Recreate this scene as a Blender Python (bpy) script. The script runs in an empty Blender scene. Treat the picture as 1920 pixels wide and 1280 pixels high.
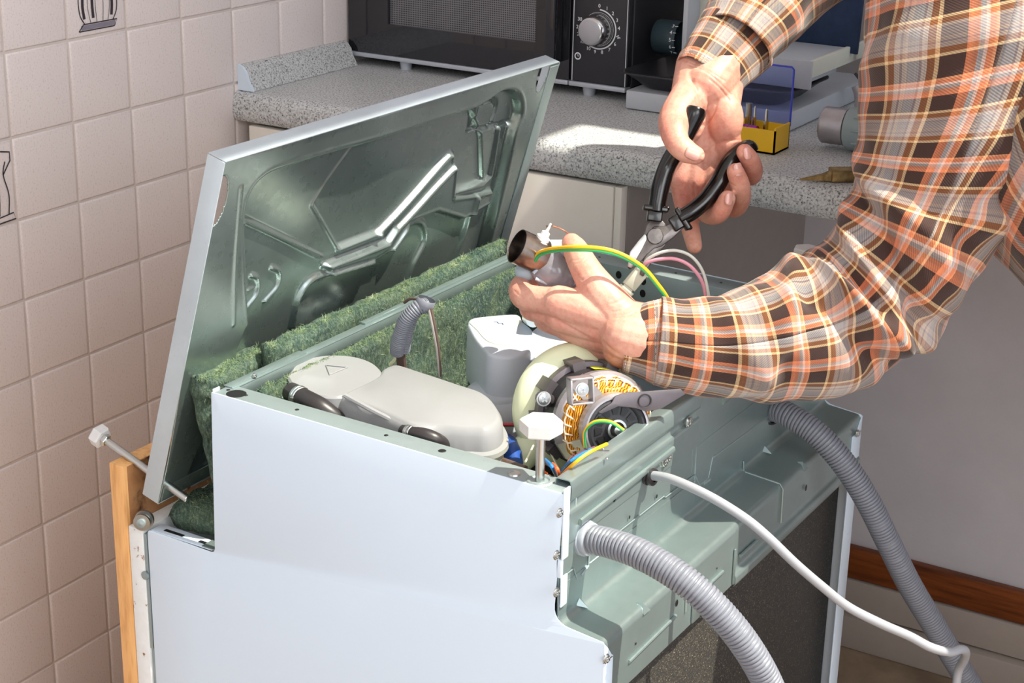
import bpy, bmesh, math, random
import numpy as np
from mathutils import Vector, Matrix, noise
random.seed(7); rng = np.random.default_rng(7)
S = bpy.context.scene; COL = S.collection
PI = math.pi

# ------------------------------------------------------------------ camera
FPX, YAW, PIT, ROL = 3199.6, -0.5415, 0.3473, 0.0205
CAM = np.array([0.6143, -1.1075, 0.5817])
_f = np.array([math.sin(YAW)*math.cos(PIT), math.cos(YAW)*math.cos(PIT), -math.sin(PIT)])
_r = np.array([math.cos(YAW), -math.sin(YAW), 0.0]); _u = np.cross(_r, _f)
RT = math.cos(ROL)*_r + math.sin(ROL)*_u
UP = -math.sin(ROL)*_r + math.cos(ROL)*_u
FW = _f
cd = bpy.data.cameras.new('camera'); cam = bpy.data.objects.new('camera', cd); COL.objects.link(cam)
cd.sensor_width = 36; cd.lens = FPX/1920*36; cd.clip_start = .05
cam.matrix_world = Matrix(((RT[0], UP[0], -FW[0], CAM[0]), (RT[1], UP[1], -FW[1], CAM[1]), (RT[2], UP[2], -FW[2], CAM[2]), (0, 0, 0, 1)))
S.camera = cam

# ------------------------------------------------------------------ light
w = bpy.data.worlds.new('world'); S.world = w; w.use_nodes = True
wn = w.node_tree.nodes; bg = wn['Background']
bg.inputs['Color'].default_value = (.86, .91, 1, 1); bg.inputs['Strength'].default_value = 1.38
sd = bpy.data.lights.new('sun', 'SUN'); so = bpy.data.objects.new('sun', sd); COL.objects.link(so)
sd.energy = 7.4; sd.angle = math.radians(.6); sd.color = (1, .95, .80)
so.rotation_euler = Vector((-.483, -.129, -.866)).to_track_quat('-Z', 'Y').to_euler()
def area(name, loc, target, sx, sy, e, colr):
    d = bpy.data.lights.new(name, 'AREA'); o = bpy.data.objects.new(name, d); COL.objects.link(o)
    d.shape = 'RECTANGLE'; d.size = sx; d.size_y = sy; d.energy = e; d.color = colr
    o.location = loc; o.rotation_euler = (Vector(target)-Vector(loc)).to_track_quat('-Z', 'Y').to_euler()
area('front_fill', (.9, -2.9, 1.3), (-.2, .3, 0), 1.8, 1.2, 20, (.93, .96, 1))  # added fill lamp behind the camera, brightens the sides facing it
area('right_fill', (2.2, -1.2, 1.3), (-.3, .3, 0), 1.4, 1.4, 22, (1, .98, .95))  # added fill lamp at the right, brightens faces turned that way
S.view_settings.view_transform = 'Standard'; S.view_settings.look = 'None'
S.view_settings.gamma = 1; S.view_settings.use_curve_mapping = False; S.view_settings.exposure = 0.17

# ------------------------------------------------------------------ helpers
def ray(x, y): return FW + RT*(x-960)/FPX - UP*(y-640)/FPX
def H(x, y, d): return Vector(CAM + ray(x, y)*d)
def on(ax, x, y, v):
    d = ray(x, y); return Vector(CAM + d*(v-CAM[ax])/d[ax])
def onX(x, y, v): return on(0, x, y, v)
def onY(x, y, v): return on(1, x, y, v)
def onZ(x, y, v): return on(2, x, y, v)
def depth_of(p): return float((np.array(p)-CAM) @ FW)
def srgb(r, g, b):
    return tuple(((c/255/12.92) if c/255 <= .04045 else ((c/255+.055)/1.055)**2.4) for c in (r, g, b))

def link(name, me, mat=None, parent=None, smooth=False, kind=None, label=None):
    o = bpy.data.objects.new(name, me); COL.objects.link(o)
    if mat is not None and not me.materials: me.materials.append(mat)
    if parent is not None:
        # world offset of the chain of parents (they only carry locations)
        off = Vector((0, 0, 0)); p = parent
        while p is not None: off += p.location; p = p.parent
        if not me.get('off'): me.transform(Matrix.Translation(-off)); me['off'] = 1
        o.parent = parent
    if smooth:
        me.polygons.foreach_set('use_smooth', [True]*len(me.polygons)); me.update()
    if kind: o['kind'] = kind
    if label: o['label'] = label
    return o
def autosmooth(me, ang=35):
    me.polygons.foreach_set('use_smooth', [True]*len(me.polygons))
    bm = bmesh.new(); bm.from_mesh(me)
    a = math.radians(ang)
    for e in bm.edges:
        e.smooth = not (len(e.link_faces) != 2 or e.calc_face_angle(0) > a)
    bm.to_mesh(me); bm.free()
class MB:
    """collects shapes into one mesh"""
    def __init__(s): s.v = []; s.f = []; s.uv = None
    def add(s, v, f):
        n = len(s.v); s.v += [tuple(p) for p in v]; s.f += [tuple(i+n for i in q) for q in f]; return s
    def box(s, x0, x1, y0, y1, z0, z1, M=None):
        v = [Vector((x, y, z)) for x in (x0, x1) for y in (y0, y1) for z in (z0, z1)]
        if M is not None: v = [M @ p for p in v]
        return s.add(v, [(0, 1, 3, 2), (4, 6, 7, 5), (0, 4, 5, 1), (2, 3, 7, 6), (0, 2, 6, 4), (1, 5, 7, 3)])
    def prism(s, pts, vec):
        """closed polygon pts extruded by vec"""
        n = len(pts); vec = Vector(vec); a = [Vector(p) for p in pts]; b = [p+vec for p in a]
        f = [tuple(range(n))[::-1], tuple(range(n, 2*n))] + [(i, (i+1) % n, n+(i+1) % n, n+i) for i in range(n)]
        return s.add(a+b, f)
    def tube(s, pts, rad, seg=12, cap=True, squash=None):
        pts = [Vector(p) for p in pts]; n = len(pts)
        if not hasattr(rad, '__len__'): rad = [rad]*n
        t0 = (pts[1]-pts[0]).normalized(); nrm = t0.orthogonal().normalized()
        if squash is not None: nrm = (squash[0]-t0*squash[0].dot(t0)).normalized()
        v = []; f = []; prev = t0
        for i in range(n):
            t = (pts[min(i+1, n-1)]-pts[max(i-1, 0)])
            t = t.normalized() if t.length > 1e-9 else prev
            q = prev.rotation_difference(t); nrm = q @ nrm; nrm = (nrm-t*nrm.dot(t)).normalized(); prev = t
            b = t.cross(nrm); k = squash[1] if squash is not None else 1
            for j in range(seg):
                a = 2*PI*j/seg; v.append(pts[i]+(nrm*math.cos(a)*k+b*math.sin(a))*rad[i])
        for i in range(n-1):
            for j in range(seg):
                f.append((i*seg+j, i*seg+(j+1) % seg, (i+1)*seg+(j+1) % seg, (i+1)*seg+j))
        if cap: f.append(tuple(range(seg))[::-1]); f.append(tuple(range((n-1)*seg, n*seg)))
        return s.add(v, f)
    def lathe(s, prof, org, ax, seg=32, a0=0, a1=2*PI):
        """prof: list of (radius, height along ax)"""
        ax = Vector(ax).normalized(); org = Vector(org); e1 = ax.orthogonal().normalized(); e2 = ax.cross(e1)
        full = abs(a1-a0-2*PI) < 1e-6; m = seg if full else seg+1; v = []; f = []
        for r, h in prof:
            for j in range(m):
                a = a0+(a1-a0)*j/seg; v.append(org+ax*h+(e1*math.cos(a)+e2*math.sin(a))*max(r, 1e-5))
        for i in range(len(prof)-1):
            for j in range(seg):
                k = (j+1) % m; f.append((i*m+j, i*m+k, (i+1)*m+k, (i+1)*m+j))
        return s.add(v, f)
    def hexa(s, org, ax, r, h0, h1, n=6, bev=0.0, rot=0):
        ax = Vector(ax).normalized(); e1 = ax.orthogonal().normalized(); e1 = Matrix.Rotation(rot, 3, ax) @ e1; e2 = ax.cross(e1)
        prof = [(r-bev, h0), (r, h0+bev), (r, h1-bev), (r-bev, h1)] if bev else [(r, h0), (r, h1)]
        v = []; f = []
        for rr, hh in prof:
            for j in range(n):
                a = 2*PI*j/n; v.append(Vector(org)+ax*hh+(e1*math.cos(a)+e2*math.sin(a))*rr)
        for i in range(len(prof)-1):
            for j in range(n): f.append((i*n+j, i*n+(j+1) % n, (i+1)*n+(j+1) % n, (i+1)*n+j))
        f.append(tuple(range(n))[::-1]); f.append(tuple(range((len(prof)-1)*n, len(prof)*n)))
        return s.add(v, f)
    def build(s, name, mat=None, parent=None, smooth=False, bevel=0, seg=2, auto=35, kind=None, label=None, fix=True):
        me = bpy.data.meshes.new(name); me.from_pydata(s.v, [], s.f)
        bm = bmesh.new(); bm.from_mesh(me)
        if fix: bmesh.ops.recalc_face_normals(bm, faces=bm.faces)
        if bevel:
            ed = [e for e in bm.edges if len(e.link_faces) == 2 and e.calc_face_angle(0) > .5]
            bmesh.ops.bevel(bm, geom=ed, offset=bevel, segments=seg, affect='EDGES', profile=.5, clamp_overlap=True)
        bm.to_mesh(me); bm.free(); me.update()
        if smooth or bevel: autosmooth(me, auto)
        return link(name, me, mat, parent, kind=kind, label=label)
def crom(pts, n=8):
    """Catmull-Rom through pts (vectors or tuples)"""
    P = [np.array(p, float) for p in pts]; P = [2*P[0]-P[1]]+P+[2*P[-1]-P[-2]]; out = []
    for i in range(1, len(P)-2):
        for k in range(n):
            t = k/n; a, b, c, d = P[i-1:i+3]
            out.append(.5*((2*b)+(-a+c)*t+(2*a-5*b+4*c-d)*t*t+(-a+3*b-3*c+d)*t**3))
    out.append(P[-2]); return out
def empty(name, loc, label=None, cat=None, group=None, parent=None):
    o = bpy.data.objects.new(name, None); COL.objects.link(o); o.location = loc; o.empty_display_size = .02
    if parent is not None: o.parent = parent
    if label: o['label'] = label
    if cat: o['category'] = cat
    if group: o['group'] = group
    bpy.context.view_layer.update(); return o
def tag(o, label, cat, group=None):
    o['label'] = label; o['category'] = cat
    if group: o['group'] = group
    return o
def struct(o): o['kind'] = 'structure'; return o

# ------------------------------------------------------------------ materials
class NT:
    def __init__(s, name):
        s.m = bpy.data.materials.new(name); s.m.use_nodes = True; s.t = s.m.node_tree; s.n = s.t.nodes; s.b = s.n['Principled BSDF']
    def node(s, ty, **k):
        x = s.n.new(ty)
        for a, b in k.items():
            if a.startswith('i_'): x.inputs[a[2:].replace('_', ' ')].default_value = b
            else: setattr(x, a, b)
        return x
    def l(s, a, b): s.t.links.new(a, b)
    def coord(s, kind='Object', scale=(1, 1, 1)):
        c = s.node('ShaderNodeTexCoord'); m = s.node('ShaderNodeMapping'); m.inputs['Scale'].default_value = scale
        s.l(c.outputs[kind], m.inputs['Vector']); return m.outputs[0]
    def noise(s, vec, scale, detail=4, rough=.6):
        n = s.node('ShaderNodeTexNoise'); n.inputs['Scale'].default_value = scale; n.inputs['Detail'].default_value = detail
        n.inputs['Roughness'].default_value = rough; s.l(vec, n.inputs['Vector']); return n.outputs['Fac']
    def ramp(s, fac, stops, const=False):
        r = s.node('ShaderNodeValToRGB'); e = r.color_ramp.elements
        if const: r.color_ramp.interpolation = 'CONSTANT'
        e[0].position = stops[0][0]; e[0].color = (*stops[0][1], 1); e[1].position = stops[-1][0]; e[1].color = (*stops[-1][1], 1)
        for p, c in stops[1:-1]: x = e.new(p); x.color = (*c, 1)
        s.l(fac, r.inputs[0]); return r.outputs[0]
    def mix(s, a, b, fac, blend='MIX'):
        m = s.node('ShaderNodeMix', data_type='RGBA', blend_type=blend)
        for k, v in (('A', a), ('B', b)):
            i = [q for q in m.inputs if q.name == k and q.type == 'RGBA'][0]
            if isinstance(v, tuple): i.default_value = (*v, 1)
            else: s.l(v, i)
        if isinstance(fac, (int, float)): m.inputs[0].default_value = fac
        else: s.l(fac, m.inputs[0])
        return [q for q in m.outputs if q.type == 'RGBA'][0]
    def color(s, c):
        if isinstance(c, tuple): s.b.inputs['Base Color'].default_value = (*c, 1)
        else: s.l(c, s.b.inputs['Base Color'])
    def bump(s, h, strength, dist=.001):
        b = s.node('ShaderNodeBump'); b.inputs['Strength'].default_value = strength; b.inputs['Distance'].default_value = dist
        s.l(h, b.inputs['Height']); s.l(b.outputs[0], s.b.inputs['Normal'])
    def set(s, **k):
        for a, v in k.items(): s.b.inputs[a.replace('_', ' ')].default_value = v
        return s
def plain(name, c, rough=.5, metal=0, var=.06, sc=30, bump=0, bsc=400, **k):
    t = NT(name); v = t.coord(); n = t.noise(v, sc, 5)
    lo = tuple(x*(1-var) for x in c); hi = tuple(min(1, x*(1+var)) for x in c)
    t.color(t.ramp(n, [(.3, lo), (.7, hi)])); t.set(Roughness=rough, Metallic=metal, **k)
    if bump: t.bump(t.noise(v, bsc, 3), bump, .0006)
    return t.m
M = {}
def tile_mat(name, base):
    t = NT(name); v = t.coord('Object'); n = t.noise(v, 420, 2, .5); n2 = t.noise(v, 6, 3)
    c = t.ramp(n, [(.30, tuple(x*.72 for x in base)), (.42, base), (.75, tuple(min(1, x*1.06) for x in base))])
    c = t.mix(c, t.ramp(n2, [(.3, tuple(x*.93 for x in base)), (.7, base)]), .4); t.color(c)
    t.set(Roughness=.28); t.bump(t.noise(v, 60, 2), .06, .001); return t.m
M['tile'] = tile_mat('glazed_tile', srgb(224, 214, 212))
M['tile2'] = tile_mat('glazed_tile_plain', srgb(219, 212, 210))
M['grout'] = plain('grout', srgb(205, 194, 188), .9, bump=.3)
M['ink'] = plain('ink_print', srgb(50, 46, 52), .5)
M['ink2'] = plain('ink_print_grey', srgb(130, 125, 138), .5)
t = NT('speckled_laminate'); v = t.coord(); a = t.noise(v, 420, 2, .6); b = t.noise(v, 230, 2, .6)
c1 = t.ramp(a, [(.33, srgb(104, 106, 108)), (.45, srgb(182, 184, 185)), (.62, srgb(208, 211, 212))])
c2 = t.ramp(b, [(.30, srgb(60, 60, 64)), (.335, srgb(225, 225, 224))])
t.color(t.mix(c1, c2, 1.0, 'DARKEN')); t.set(Roughness=.42); M['laminate'] = t.m
M['cabinet'] = plain('cabinet_cream', srgb(232, 227, 218), .4, var=.02)
M['cabinet_side'] = plain('cabinet_side_grey', srgb(150, 143, 138), .6, var=.04)
M['wallpaint'] = plain('rough_wall_paint', srgb(222, 218, 222), .9, var=.05, sc=8, bump=.5, bsc=120)
M['wallwhite'] = plain('dusty_plaster', srgb(190, 178, 168), .9, var=.08, sc=9, bump=.4, bsc=90)
M['ceil'] = plain('white_ceiling', srgb(235, 234, 230), .9)
M['floor'] = plain('floor_lino', srgb(160, 138, 115), .7, var=.3, sc=12, bump=.2)
t = NT('stained_wood'); v = t.coord('Object', (1.5, 20, 20)); n = t.noise(v, 5, 6)
t.color(t.ramp(n, [(.3, srgb(88, 40, 14)), (.6, srgb(150, 78, 30)), (.8, srgb(170, 95, 40))])); t.set(Roughness=.5); M['darkwood'] = t.m
t = NT('beech_decor_edge'); v = t.coord('Object', (30, 30, 3)); n = t.noise(v, 6, 6)
t.color(t.ramp(n, [(.25, srgb(196, 138, 82)), (.5, srgb(232, 176, 112)), (.8, srgb(240, 190, 130))])); t.set(Roughness=.5); M['wood'] = t.m
t = NT('stained_beech_face'); v = t.coord(); n = t.noise(v, 26, 6); n2 = t.noise(v, 60, 4)
c1 = t.ramp(n2, [(.35, srgb(168, 118, 76)), (.7, srgb(190, 140, 92))]); c2 = t.ramp(n, [(.54, (1, 1, 1)), (.66, srgb(96, 58, 36))])
t.color(t.mix(c1, c2, 1.0, 'MULTIPLY')); t.set(Roughness=.6); M['woodface'] = t.m
def galv(name, base, rough, scr=.04, metal=.62):
    t = NT(name); v = t.coord(); vo = t.node('ShaderNodeTexVoronoi'); vo.inputs['Scale'].default_value = 160; t.l(v, vo.inputs['Vector'])
    n = t.noise(v, 7, 5); n2 = t.noise(v, 620, 1)
    c = t.ramp(n, [(.3, tuple(x*.86 for x in base)), (.7, tuple(min(1, x*1.08) for x in base))])
    sp = t.ramp(n2, [(.20, tuple(x*.35 for x in base)), (.24, (1, 1, 1))])
    t.color(t.mix(c, sp, .35, 'MULTIPLY')); t.set(Metallic=metal)
    r = t.node('ShaderNodeMapRange'); r.inputs['To Min'].default_value = rough-.02; r.inputs['To Max'].default_value = rough+.04
    t.l(vo.outputs['Color'], r.inputs['Value']); t.l(r.outputs[0], t.b.inputs['Roughness']); t.bump(n, scr, .0003); return t.m
M['galv'] = galv('galvanised_sheet', srgb(156, 173, 173), .33, .04, .7)
M['lidmetal'] = galv('galvanised_pressed_plate', srgb(166, 180, 178), .28, .03, .88)
M['galvflat'] = galv('galvanised_flange', srgb(160, 174, 176), .5)
M['galvblue'] = galv('galvanised_rim', srgb(205, 218, 226), .5)
t = NT('white_enamel'); v = t.coord(); n = t.noise(v, 2, 1); s2 = t.noise(v, 130, 2)
c = t.ramp(n, [(.3, srgb(212, 228, 244)), (.7, srgb(216, 231, 246))]); c2 = t.ramp(s2, [(.2, srgb(170, 165, 160)), (.225, (1, 1, 1))])
t.color(t.mix(c, c2, .5, 'MULTIPLY')); t.set(Roughness=.32, Coat_Weight=.1); M['enamel'] = t.m
t = NT('rust_spotted_enamel'); v = t.coord(); n = t.noise(v, 75, 4)
t.color(t.ramp(n, [(.28, srgb(140, 84, 44)), (.34, srgb(226, 228, 226)), (.8, srgb(236, 238, 240))])); t.set(Roughness=.4); M['rusty'] = t.m
t = NT('green_felt'); v = t.coord('Object', (1, 1, 1)); a = t.noise(v, 30, 6, .75); b = t.noise(t.coord('Object', (1, 1, .55)), 330, 5, .85); d = t.noise(v, 12, 3)
c1 = t.ramp(a, [(.30, srgb(20, 34, 38)), (.42, srgb(44, 70, 66)), (.56, srgb(92, 118, 88)), (.72, srgb(150, 160, 100))])
c2 = t.ramp(b, [(.36, srgb(22, 38, 40)), (.5, srgb(84, 112, 102)), (.66, srgb(176, 190, 168))])
c3 = t.ramp(d, [(.38, srgb(56, 88, 96)), (.62, srgb(112, 124, 72))])
t.color(t.mix(t.mix(c1, c2, .62), c3, .18)); t.set(Roughness=.95); t.bump(b, 1, .004); M['felt'] = t.m
t = NT('felt_fibre'); v = t.coord(); a = t.noise(v, 60, 4)
t.color(t.ramp(a, [(.3, srgb(70, 100, 90)), (.55, srgb(130, 150, 110)), (.75, srgb(190, 196, 160))])); t.set(Roughness=.9); M['fibre'] = t.m
def clearish(name, c, tr, rough, sss=0):
    t = NT(name); v = t.coord(); n = t.noise(v, 14, 4); t.color(t.ramp(n, [(.3, tuple(x*.93 for x in c)), (.7, c)]))
    t.set(Roughness=rough, Transmission_Weight=tr, IOR=1.3); return t.m
M['tank'] = clearish('milky_polypropylene', srgb(196, 197, 200), .5, .30)
M['tankgreen'] = clearish('milky_green_polypropylene', srgb(205, 225, 210), .4, .3)
M['bluegrey'] = plain('blue_grey_plastic', srgb(150, 156, 166), .35)
M['whiteplastic'] = plain('white_plastic', srgb(196, 202, 212), .35, var=.03)
M['ivory'] = plain('ivory_plastic', srgb(212, 214, 196), .4, var=.03)
M['cream'] = plain('greenish_cream_plastic', srgb(226, 232, 196), .4, var=.04)
M['capwhite'] = plain('worn_white_plastic', srgb(216, 216, 216), .5, var=.05, sc=90)
M['rubber'] = plain('black_rubber', srgb(44, 40, 42), .38)
M['blackplastic'] = plain('gloss_black_handle', srgb(10, 10, 11), .22, Coat_Weight=.3)
M['steel'] = plain('zinc_steel', srgb(200, 202, 200), .3, 1)
M['darksteel'] = plain('burnt_steel', srgb(128, 116, 108), .28, 1, var=.35, sc=60)
M['pliersteel'] = plain('worn_tool_steel', srgb(112, 107, 105), .36, .85, var=.3, sc=90)
M['alu'] = plain('cast_aluminium', srgb(176, 172, 176), .42, .8, var=.1, sc=60, bump=.2)
M['alu2'] = plain('dark_cast_aluminium', srgb(104, 98, 102), .45, .7, var=.12, sc=60)
M['lamination'] = plain('black_stator_core', srgb(34, 34, 38), .5)
M['fan'] = plain('dark_fan_plastic', srgb(46, 46, 50), .45)
M['core_hole_shade'] = plain('black_core_hole_shade', srgb(20, 20, 22), .5)  # stator core face, and painted shade of holes, slots and rotor openings
M['hosegrey'] = plain('grey_corrugated_hose', srgb(122, 125, 135), .4, var=.04)
M['cord'] = plain('light_grey_cable', srgb(156, 158, 164), .4, var=.03)
M['brownwire'] = plain('brown_wire_bundle', srgb(96, 78, 70), .5)
t = NT('bitumen_painted_glints'); v = t.coord(); n = t.noise(v, 750, 2, .6)
t.color(t.ramp(n, [(.5, srgb(46, 44, 43)), (.66, srgb(80, 76, 68)), (.74, srgb(190, 175, 130))])); t.set(Roughness=.55); t.bump(n, .5, .001); M['bitumen'] = t.m  # pale gold specks paint the sun's glints into the colour
for k, c in dict(yellow=(236, 178, 20), green=(40, 160, 90), blue=(28, 120, 190), red=(196, 30, 40), orange=(220, 100, 50), violet=(110, 70, 100), pink=(245, 170, 190), whitewire=(225, 230, 222), brown=(110, 70, 50), greywire=(170, 165, 160), limelabel=(215, 222, 30), bluetape=(34, 74, 150), ties=(238, 236, 200)).items():
    M[k] = plain(k+'_plastic', srgb(*c), .4, var=.04)
t = NT('copper_winding'); v = t.coord(); wv = t.node('ShaderNodeTexWave'); wv.inputs['Scale'].default_value = 160; wv.inputs['Distortion'].default_value = 5; t.l(v, wv.inputs['Vector'])
t.color(t.ramp(wv.outputs['Fac'], [(.2, srgb(140, 70, 14)), (.5, srgb(232, 150, 30)), (.8, srgb(240, 180, 60))])); t.set(Roughness=.35, Metallic=.4); M['copper'] = t.m
M['whitestring'] = plain('lacing_cord', srgb(240, 225, 200), .7)
M['copperwire'] = plain('bare_copper', srgb(200, 140, 110), .3, .9)
t = NT('smoky_clear_plastic'); v = t.coord(); n = t.noise(v, 12, 3); t.color(t.ramp(n, [(.3, srgb(176, 172, 184)), (.7, srgb(196, 192, 200))]))
t.set(Roughness=.14, Transmission_Weight=.62, IOR=1.38, Coat_Weight=.4); M['smoky'] = t.m
M['paleblue'] = clearish('pale_blue_plastic', srgb(196, 214, 226), .3, .25)
M['black_gloss'] = plain('black_glass', srgb(30, 30, 36), .08, Coat_Weight=.5)
M['black_matt'] = plain('black_casing', srgb(44, 44, 50), .4)
M['mwsilver'] = plain('silver_trim', srgb(190, 196, 206), .4, .3)
M['chrome'] = plain('brushed_chrome', srgb(206, 206, 206), .2, 1)
M['knobface'] = plain('satin_knob_face', srgb(178, 178, 184), .4, .6)
M['mesh'] = None
t = NT('perforated_screen'); v = t.coord('Object', (1, 1, 1)); vo = t.node('ShaderNodeTexVoronoi'); vo.inputs['Scale'].default_value = 330; vo.inputs['Randomness'].default_value = 0.0
t.l(v, vo.inputs['Vector']); t.color(t.ramp(vo.outputs['Distance'], [(.28, srgb(40, 40, 44)), (.42, srgb(128, 128, 132))])); t.set(Roughness=.4, Metallic=.4); M['mesh'] = t.m
M['print'] = plain('white_print', srgb(228, 232, 236), .5)
M['tray'] = plain('black_tray', srgb(40, 40, 46), .3)
M['slicer'] = plain('slicer_light_grey', srgb(186, 192, 200), .4, var=.03)
M['slicercream'] = plain('slicer_off_white', srgb(214, 216, 204), .45, var=.03)
M['slicerdark'] = plain('brushed_navy_plate', srgb(44, 62, 92), .35, .4, var=.25, sc=50)
M['tealknob'] = plain('dark_teal_plastic', srgb(52, 70, 78), .4)
M['boxyellow'] = plain('yellow_box', srgb(252, 200, 30), .35, var=.03)
M['purple'] = plain('purple_anodised', srgb(170, 40, 170), .2, .6)
t = NT('blue_clear_lid'); t.set(Roughness=.05, Transmission_Weight=.95, IOR=1.1); v = t.coord(); t.color(t.ramp(t.noise(v, 5, 2), [(.3, srgb(188, 198, 246)), (.7, srgb(198, 208, 252))])); M['bluelid'] = t.m
M['bluerim'] = plain('blue_lid_edge', srgb(84, 96, 230), .2, Transmission_Weight=.3)
M['greycast'] = plain('grey_green_casing', srgb(150, 166, 168), .4, var=.08)
M['brass'] = plain('tarnished_brass', srgb(140, 118, 78), .45, .7, var=.35, sc=120, bump=.5)
M['trousers'] = plain('grey_blue_denim', srgb(92, 96, 110), .9, var=.15, sc=120, bump=.4)
M['slipper'] = plain('grey_slipper', srgb(150, 150, 158), .8, var=.1)
M['hair'] = plain('grey_brown_hair', srgb(92, 80, 72), .7, var=.3, sc=120)
t = NT('skin'); v = t.coord(); a = t.noise(v, 26, 4, .6); b = t.noise(v, 220, 4, .7)
c1 = t.ramp(a, [(.32, srgb(200, 108, 94)), (.48, srgb(212, 140, 122)), (.66, srgb(222, 166, 146))])
c2 = t.ramp(b, [(.3, srgb(196, 138, 120)), (.6, srgb(226, 178, 156))])
t.color(t.mix(c1, c2, .35)); t.set(Roughness=.48, Subsurface_Weight=.15, Subsurface_Scale=.006); t.b.inputs['Subsurface Radius'].default_value = (1, .3, .18); t.bump(b, .35, .0012); M['skin'] = t.m
M['nail'] = plain('fingernail', srgb(214, 158, 146), .25, var=.05, Coat_Weight=.3)
def plaid():
    t = NT('plaid_flannel'); c = t.node('ShaderNodeTexCoord'); sp = t.node('ShaderNodeSeparateXYZ'); t.l(c.outputs['UV'], sp.inputs[0])
    DB, SA, LG, CR, GO, GR = srgb(54, 28, 20), srgb(228, 134, 90), srgb(198, 184, 172), srgb(228, 194, 146), srgb(146, 88, 44), srgb(172, 170, 170)
    st = [(0, CR), (.03, GO), (.085, LG), (.13, srgb(150, 138, 140)), (.15, LG), (.19, GR), (.27, srgb(150, 138, 140)), (.29, LG), (.33, GO), (.385, CR), (.415, DB),
          (.59, SA), (.63, srgb(205, 125, 90)), (.665, GR), (.70, srgb(235, 200, 185)), (.725, SA), (.765, srgb(236, 160, 112)), (.785, DB)]
    st2 = [(p, (tuple(x*.62+y*.38 for x, y in zip(c_, srgb(150, 118, 100))) if c_ in (LG, GR) else c_)) for p, c_ in st]
    outs = []
    for k, s in ((0, 1.0), (1, 1.0)):
        f = t.node('ShaderNodeMath', operation='FRACT'); t.l(sp.outputs[k], f.inputs[0])
        r = t.node('ShaderNodeValToRGB'); r.color_ramp.interpolation = 'CONSTANT'; e = r.color_ramp.elements
        st = st2 if k == 1 else st
        e[0].position = 0; e[0].color = (*st[0][1], 1); e[1].position = st[1][0]; e[1].color = (*st[1][1], 1)
        for p, cc in st[2:]: x = e.new(p); x.color = (*cc, 1)
        t.l(f.outputs[0], r.inputs[0]); outs.append(r.outputs[0])
    # fine streaks of yarn along each direction
    def yarn(k, sc):
        m = t.node('ShaderNodeMapping'); m.inputs['Scale'].default_value = (sc, 1.2, 1) if k == 0 else (1.2, sc, 1); t.l(c.outputs['UV'], m.inputs['Vector'])
        return t.noise(m.outputs[0], 1, 2, .5)
    cA = t.mix(outs[0], (1, 1, 1), 0.0); y0 = t.ramp(yarn(0, 90), [(.3, (.72, .70, .70)), (.65, (1.0, 1.0, 1.0))]); y1 = t.ramp(yarn(1, 90), [(.3, (.72, .70, .70)), (.65, (1, 1, 1))])
    A = t.mix(outs[0], y0, .8, 'MULTIPLY'); B = t.mix(outs[1], y1, .8, 'MULTIPLY')
    wv = t.node('ShaderNodeTexWave', bands_direction='DIAGONAL'); wv.inputs['Scale'].default_value = 22; t.l(c.outputs['UV'], wv.inputs['Vector'])
    fac = t.ramp(wv.outputs['Fac'], [(.35, (.42, .42, .42)), (.65, (.62, .62, .62))])
    mx = t.mix(A, B, .5)
    m = [n for n in t.n if n.type == 'MIX'][-1]; t.l(fac, m.inputs[0])
    t.color(mx); t.set(Roughness=.9, Sheen_Weight=.25); t.bump(wv.outputs['Fac'], .25, .0006); return t.m
M['plaid'] = plaid()
M['thread'] = plain('cream_thread', srgb(230, 215, 190), .8)

# ------------------------------------------------------------------ the room
WX, CY, CTOP, BY, FZ = -.898, .656, .105, 1.27, -.80
T = .1; TY, TZ = .3625, .2144
struct(MB().box(WX-.12, WX-.0022, -1.2, BY+.12, FZ-.05, 1.75).build('wall_left', M['grout']))
wl = bpy.data.objects['wall_left']
tm = {}
def tile_mesh(key, sx, sy, sz):
    """tile lying in YZ, face to +X, slightly pillowed edge"""
    if key in tm: return tm[key]
    b = MB(); g = .0016; h0, h1 = -.006, .0; e = .0022
    ring = lambda i, x: [(x, -sy/2+i, -sz/2+i), (x, sy/2-i, -sz/2+i), (x, sy/2-i, sz/2-i), (x, -sy/2+i, sz/2-i)]
    v = ring(g, h0)+ring(g, h1-.0014)+ring(g+.001, h1-.0004)+ring(g+e+.001, h1)
    f = []
    for r in range(3):
        for j in range(4): f.append((r*4+j, r*4+(j+1) % 4, r*4+4+(j+1) % 4, r*4+4+j))
    f.append((12, 13, 14, 15)); b.add(v, f)
    me = bpy.data.meshes.new('tile'); me.from_pydata(b.v, [], b.f); me.update(); autosmooth(me, 50); me.materials.append(M['tile']); tm[key] = me; return me
def put_tile(y, z, mat=None):
    me = tile_mesh('t', 0, T, T); o = bpy.data.objects.new('tile', me); COL.objects.link(o); o.parent = wl
    o.location = (WX+random.uniform(-.0003, .0003), y, z); o.rotation_euler = (0, random.uniform(-.002, .002), random.uniform(-.003, .003)); return o
for j in range(-7, 11):
    for i in range(-7, 9):
        y = TY+(i+.5)*T; z = TZ-(j+.5)*T
        if y > BY-.02 or (y > .74 and z < .05) or z < FZ: continue
        if y < -.45 and z > -.3: pass
        put_tile(y, z)
HX0, HX1, HY0, HY1, CZ = .50, 1.5, .0, 1.02, 1.75      # invented unseen ceiling opening, sized to limit the sun patches
struct(MB().box(WX-.12, 2.4, -3.2, -3.1, FZ-.05, 1.75).build('wall_front', M['wallwhite']))
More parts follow.
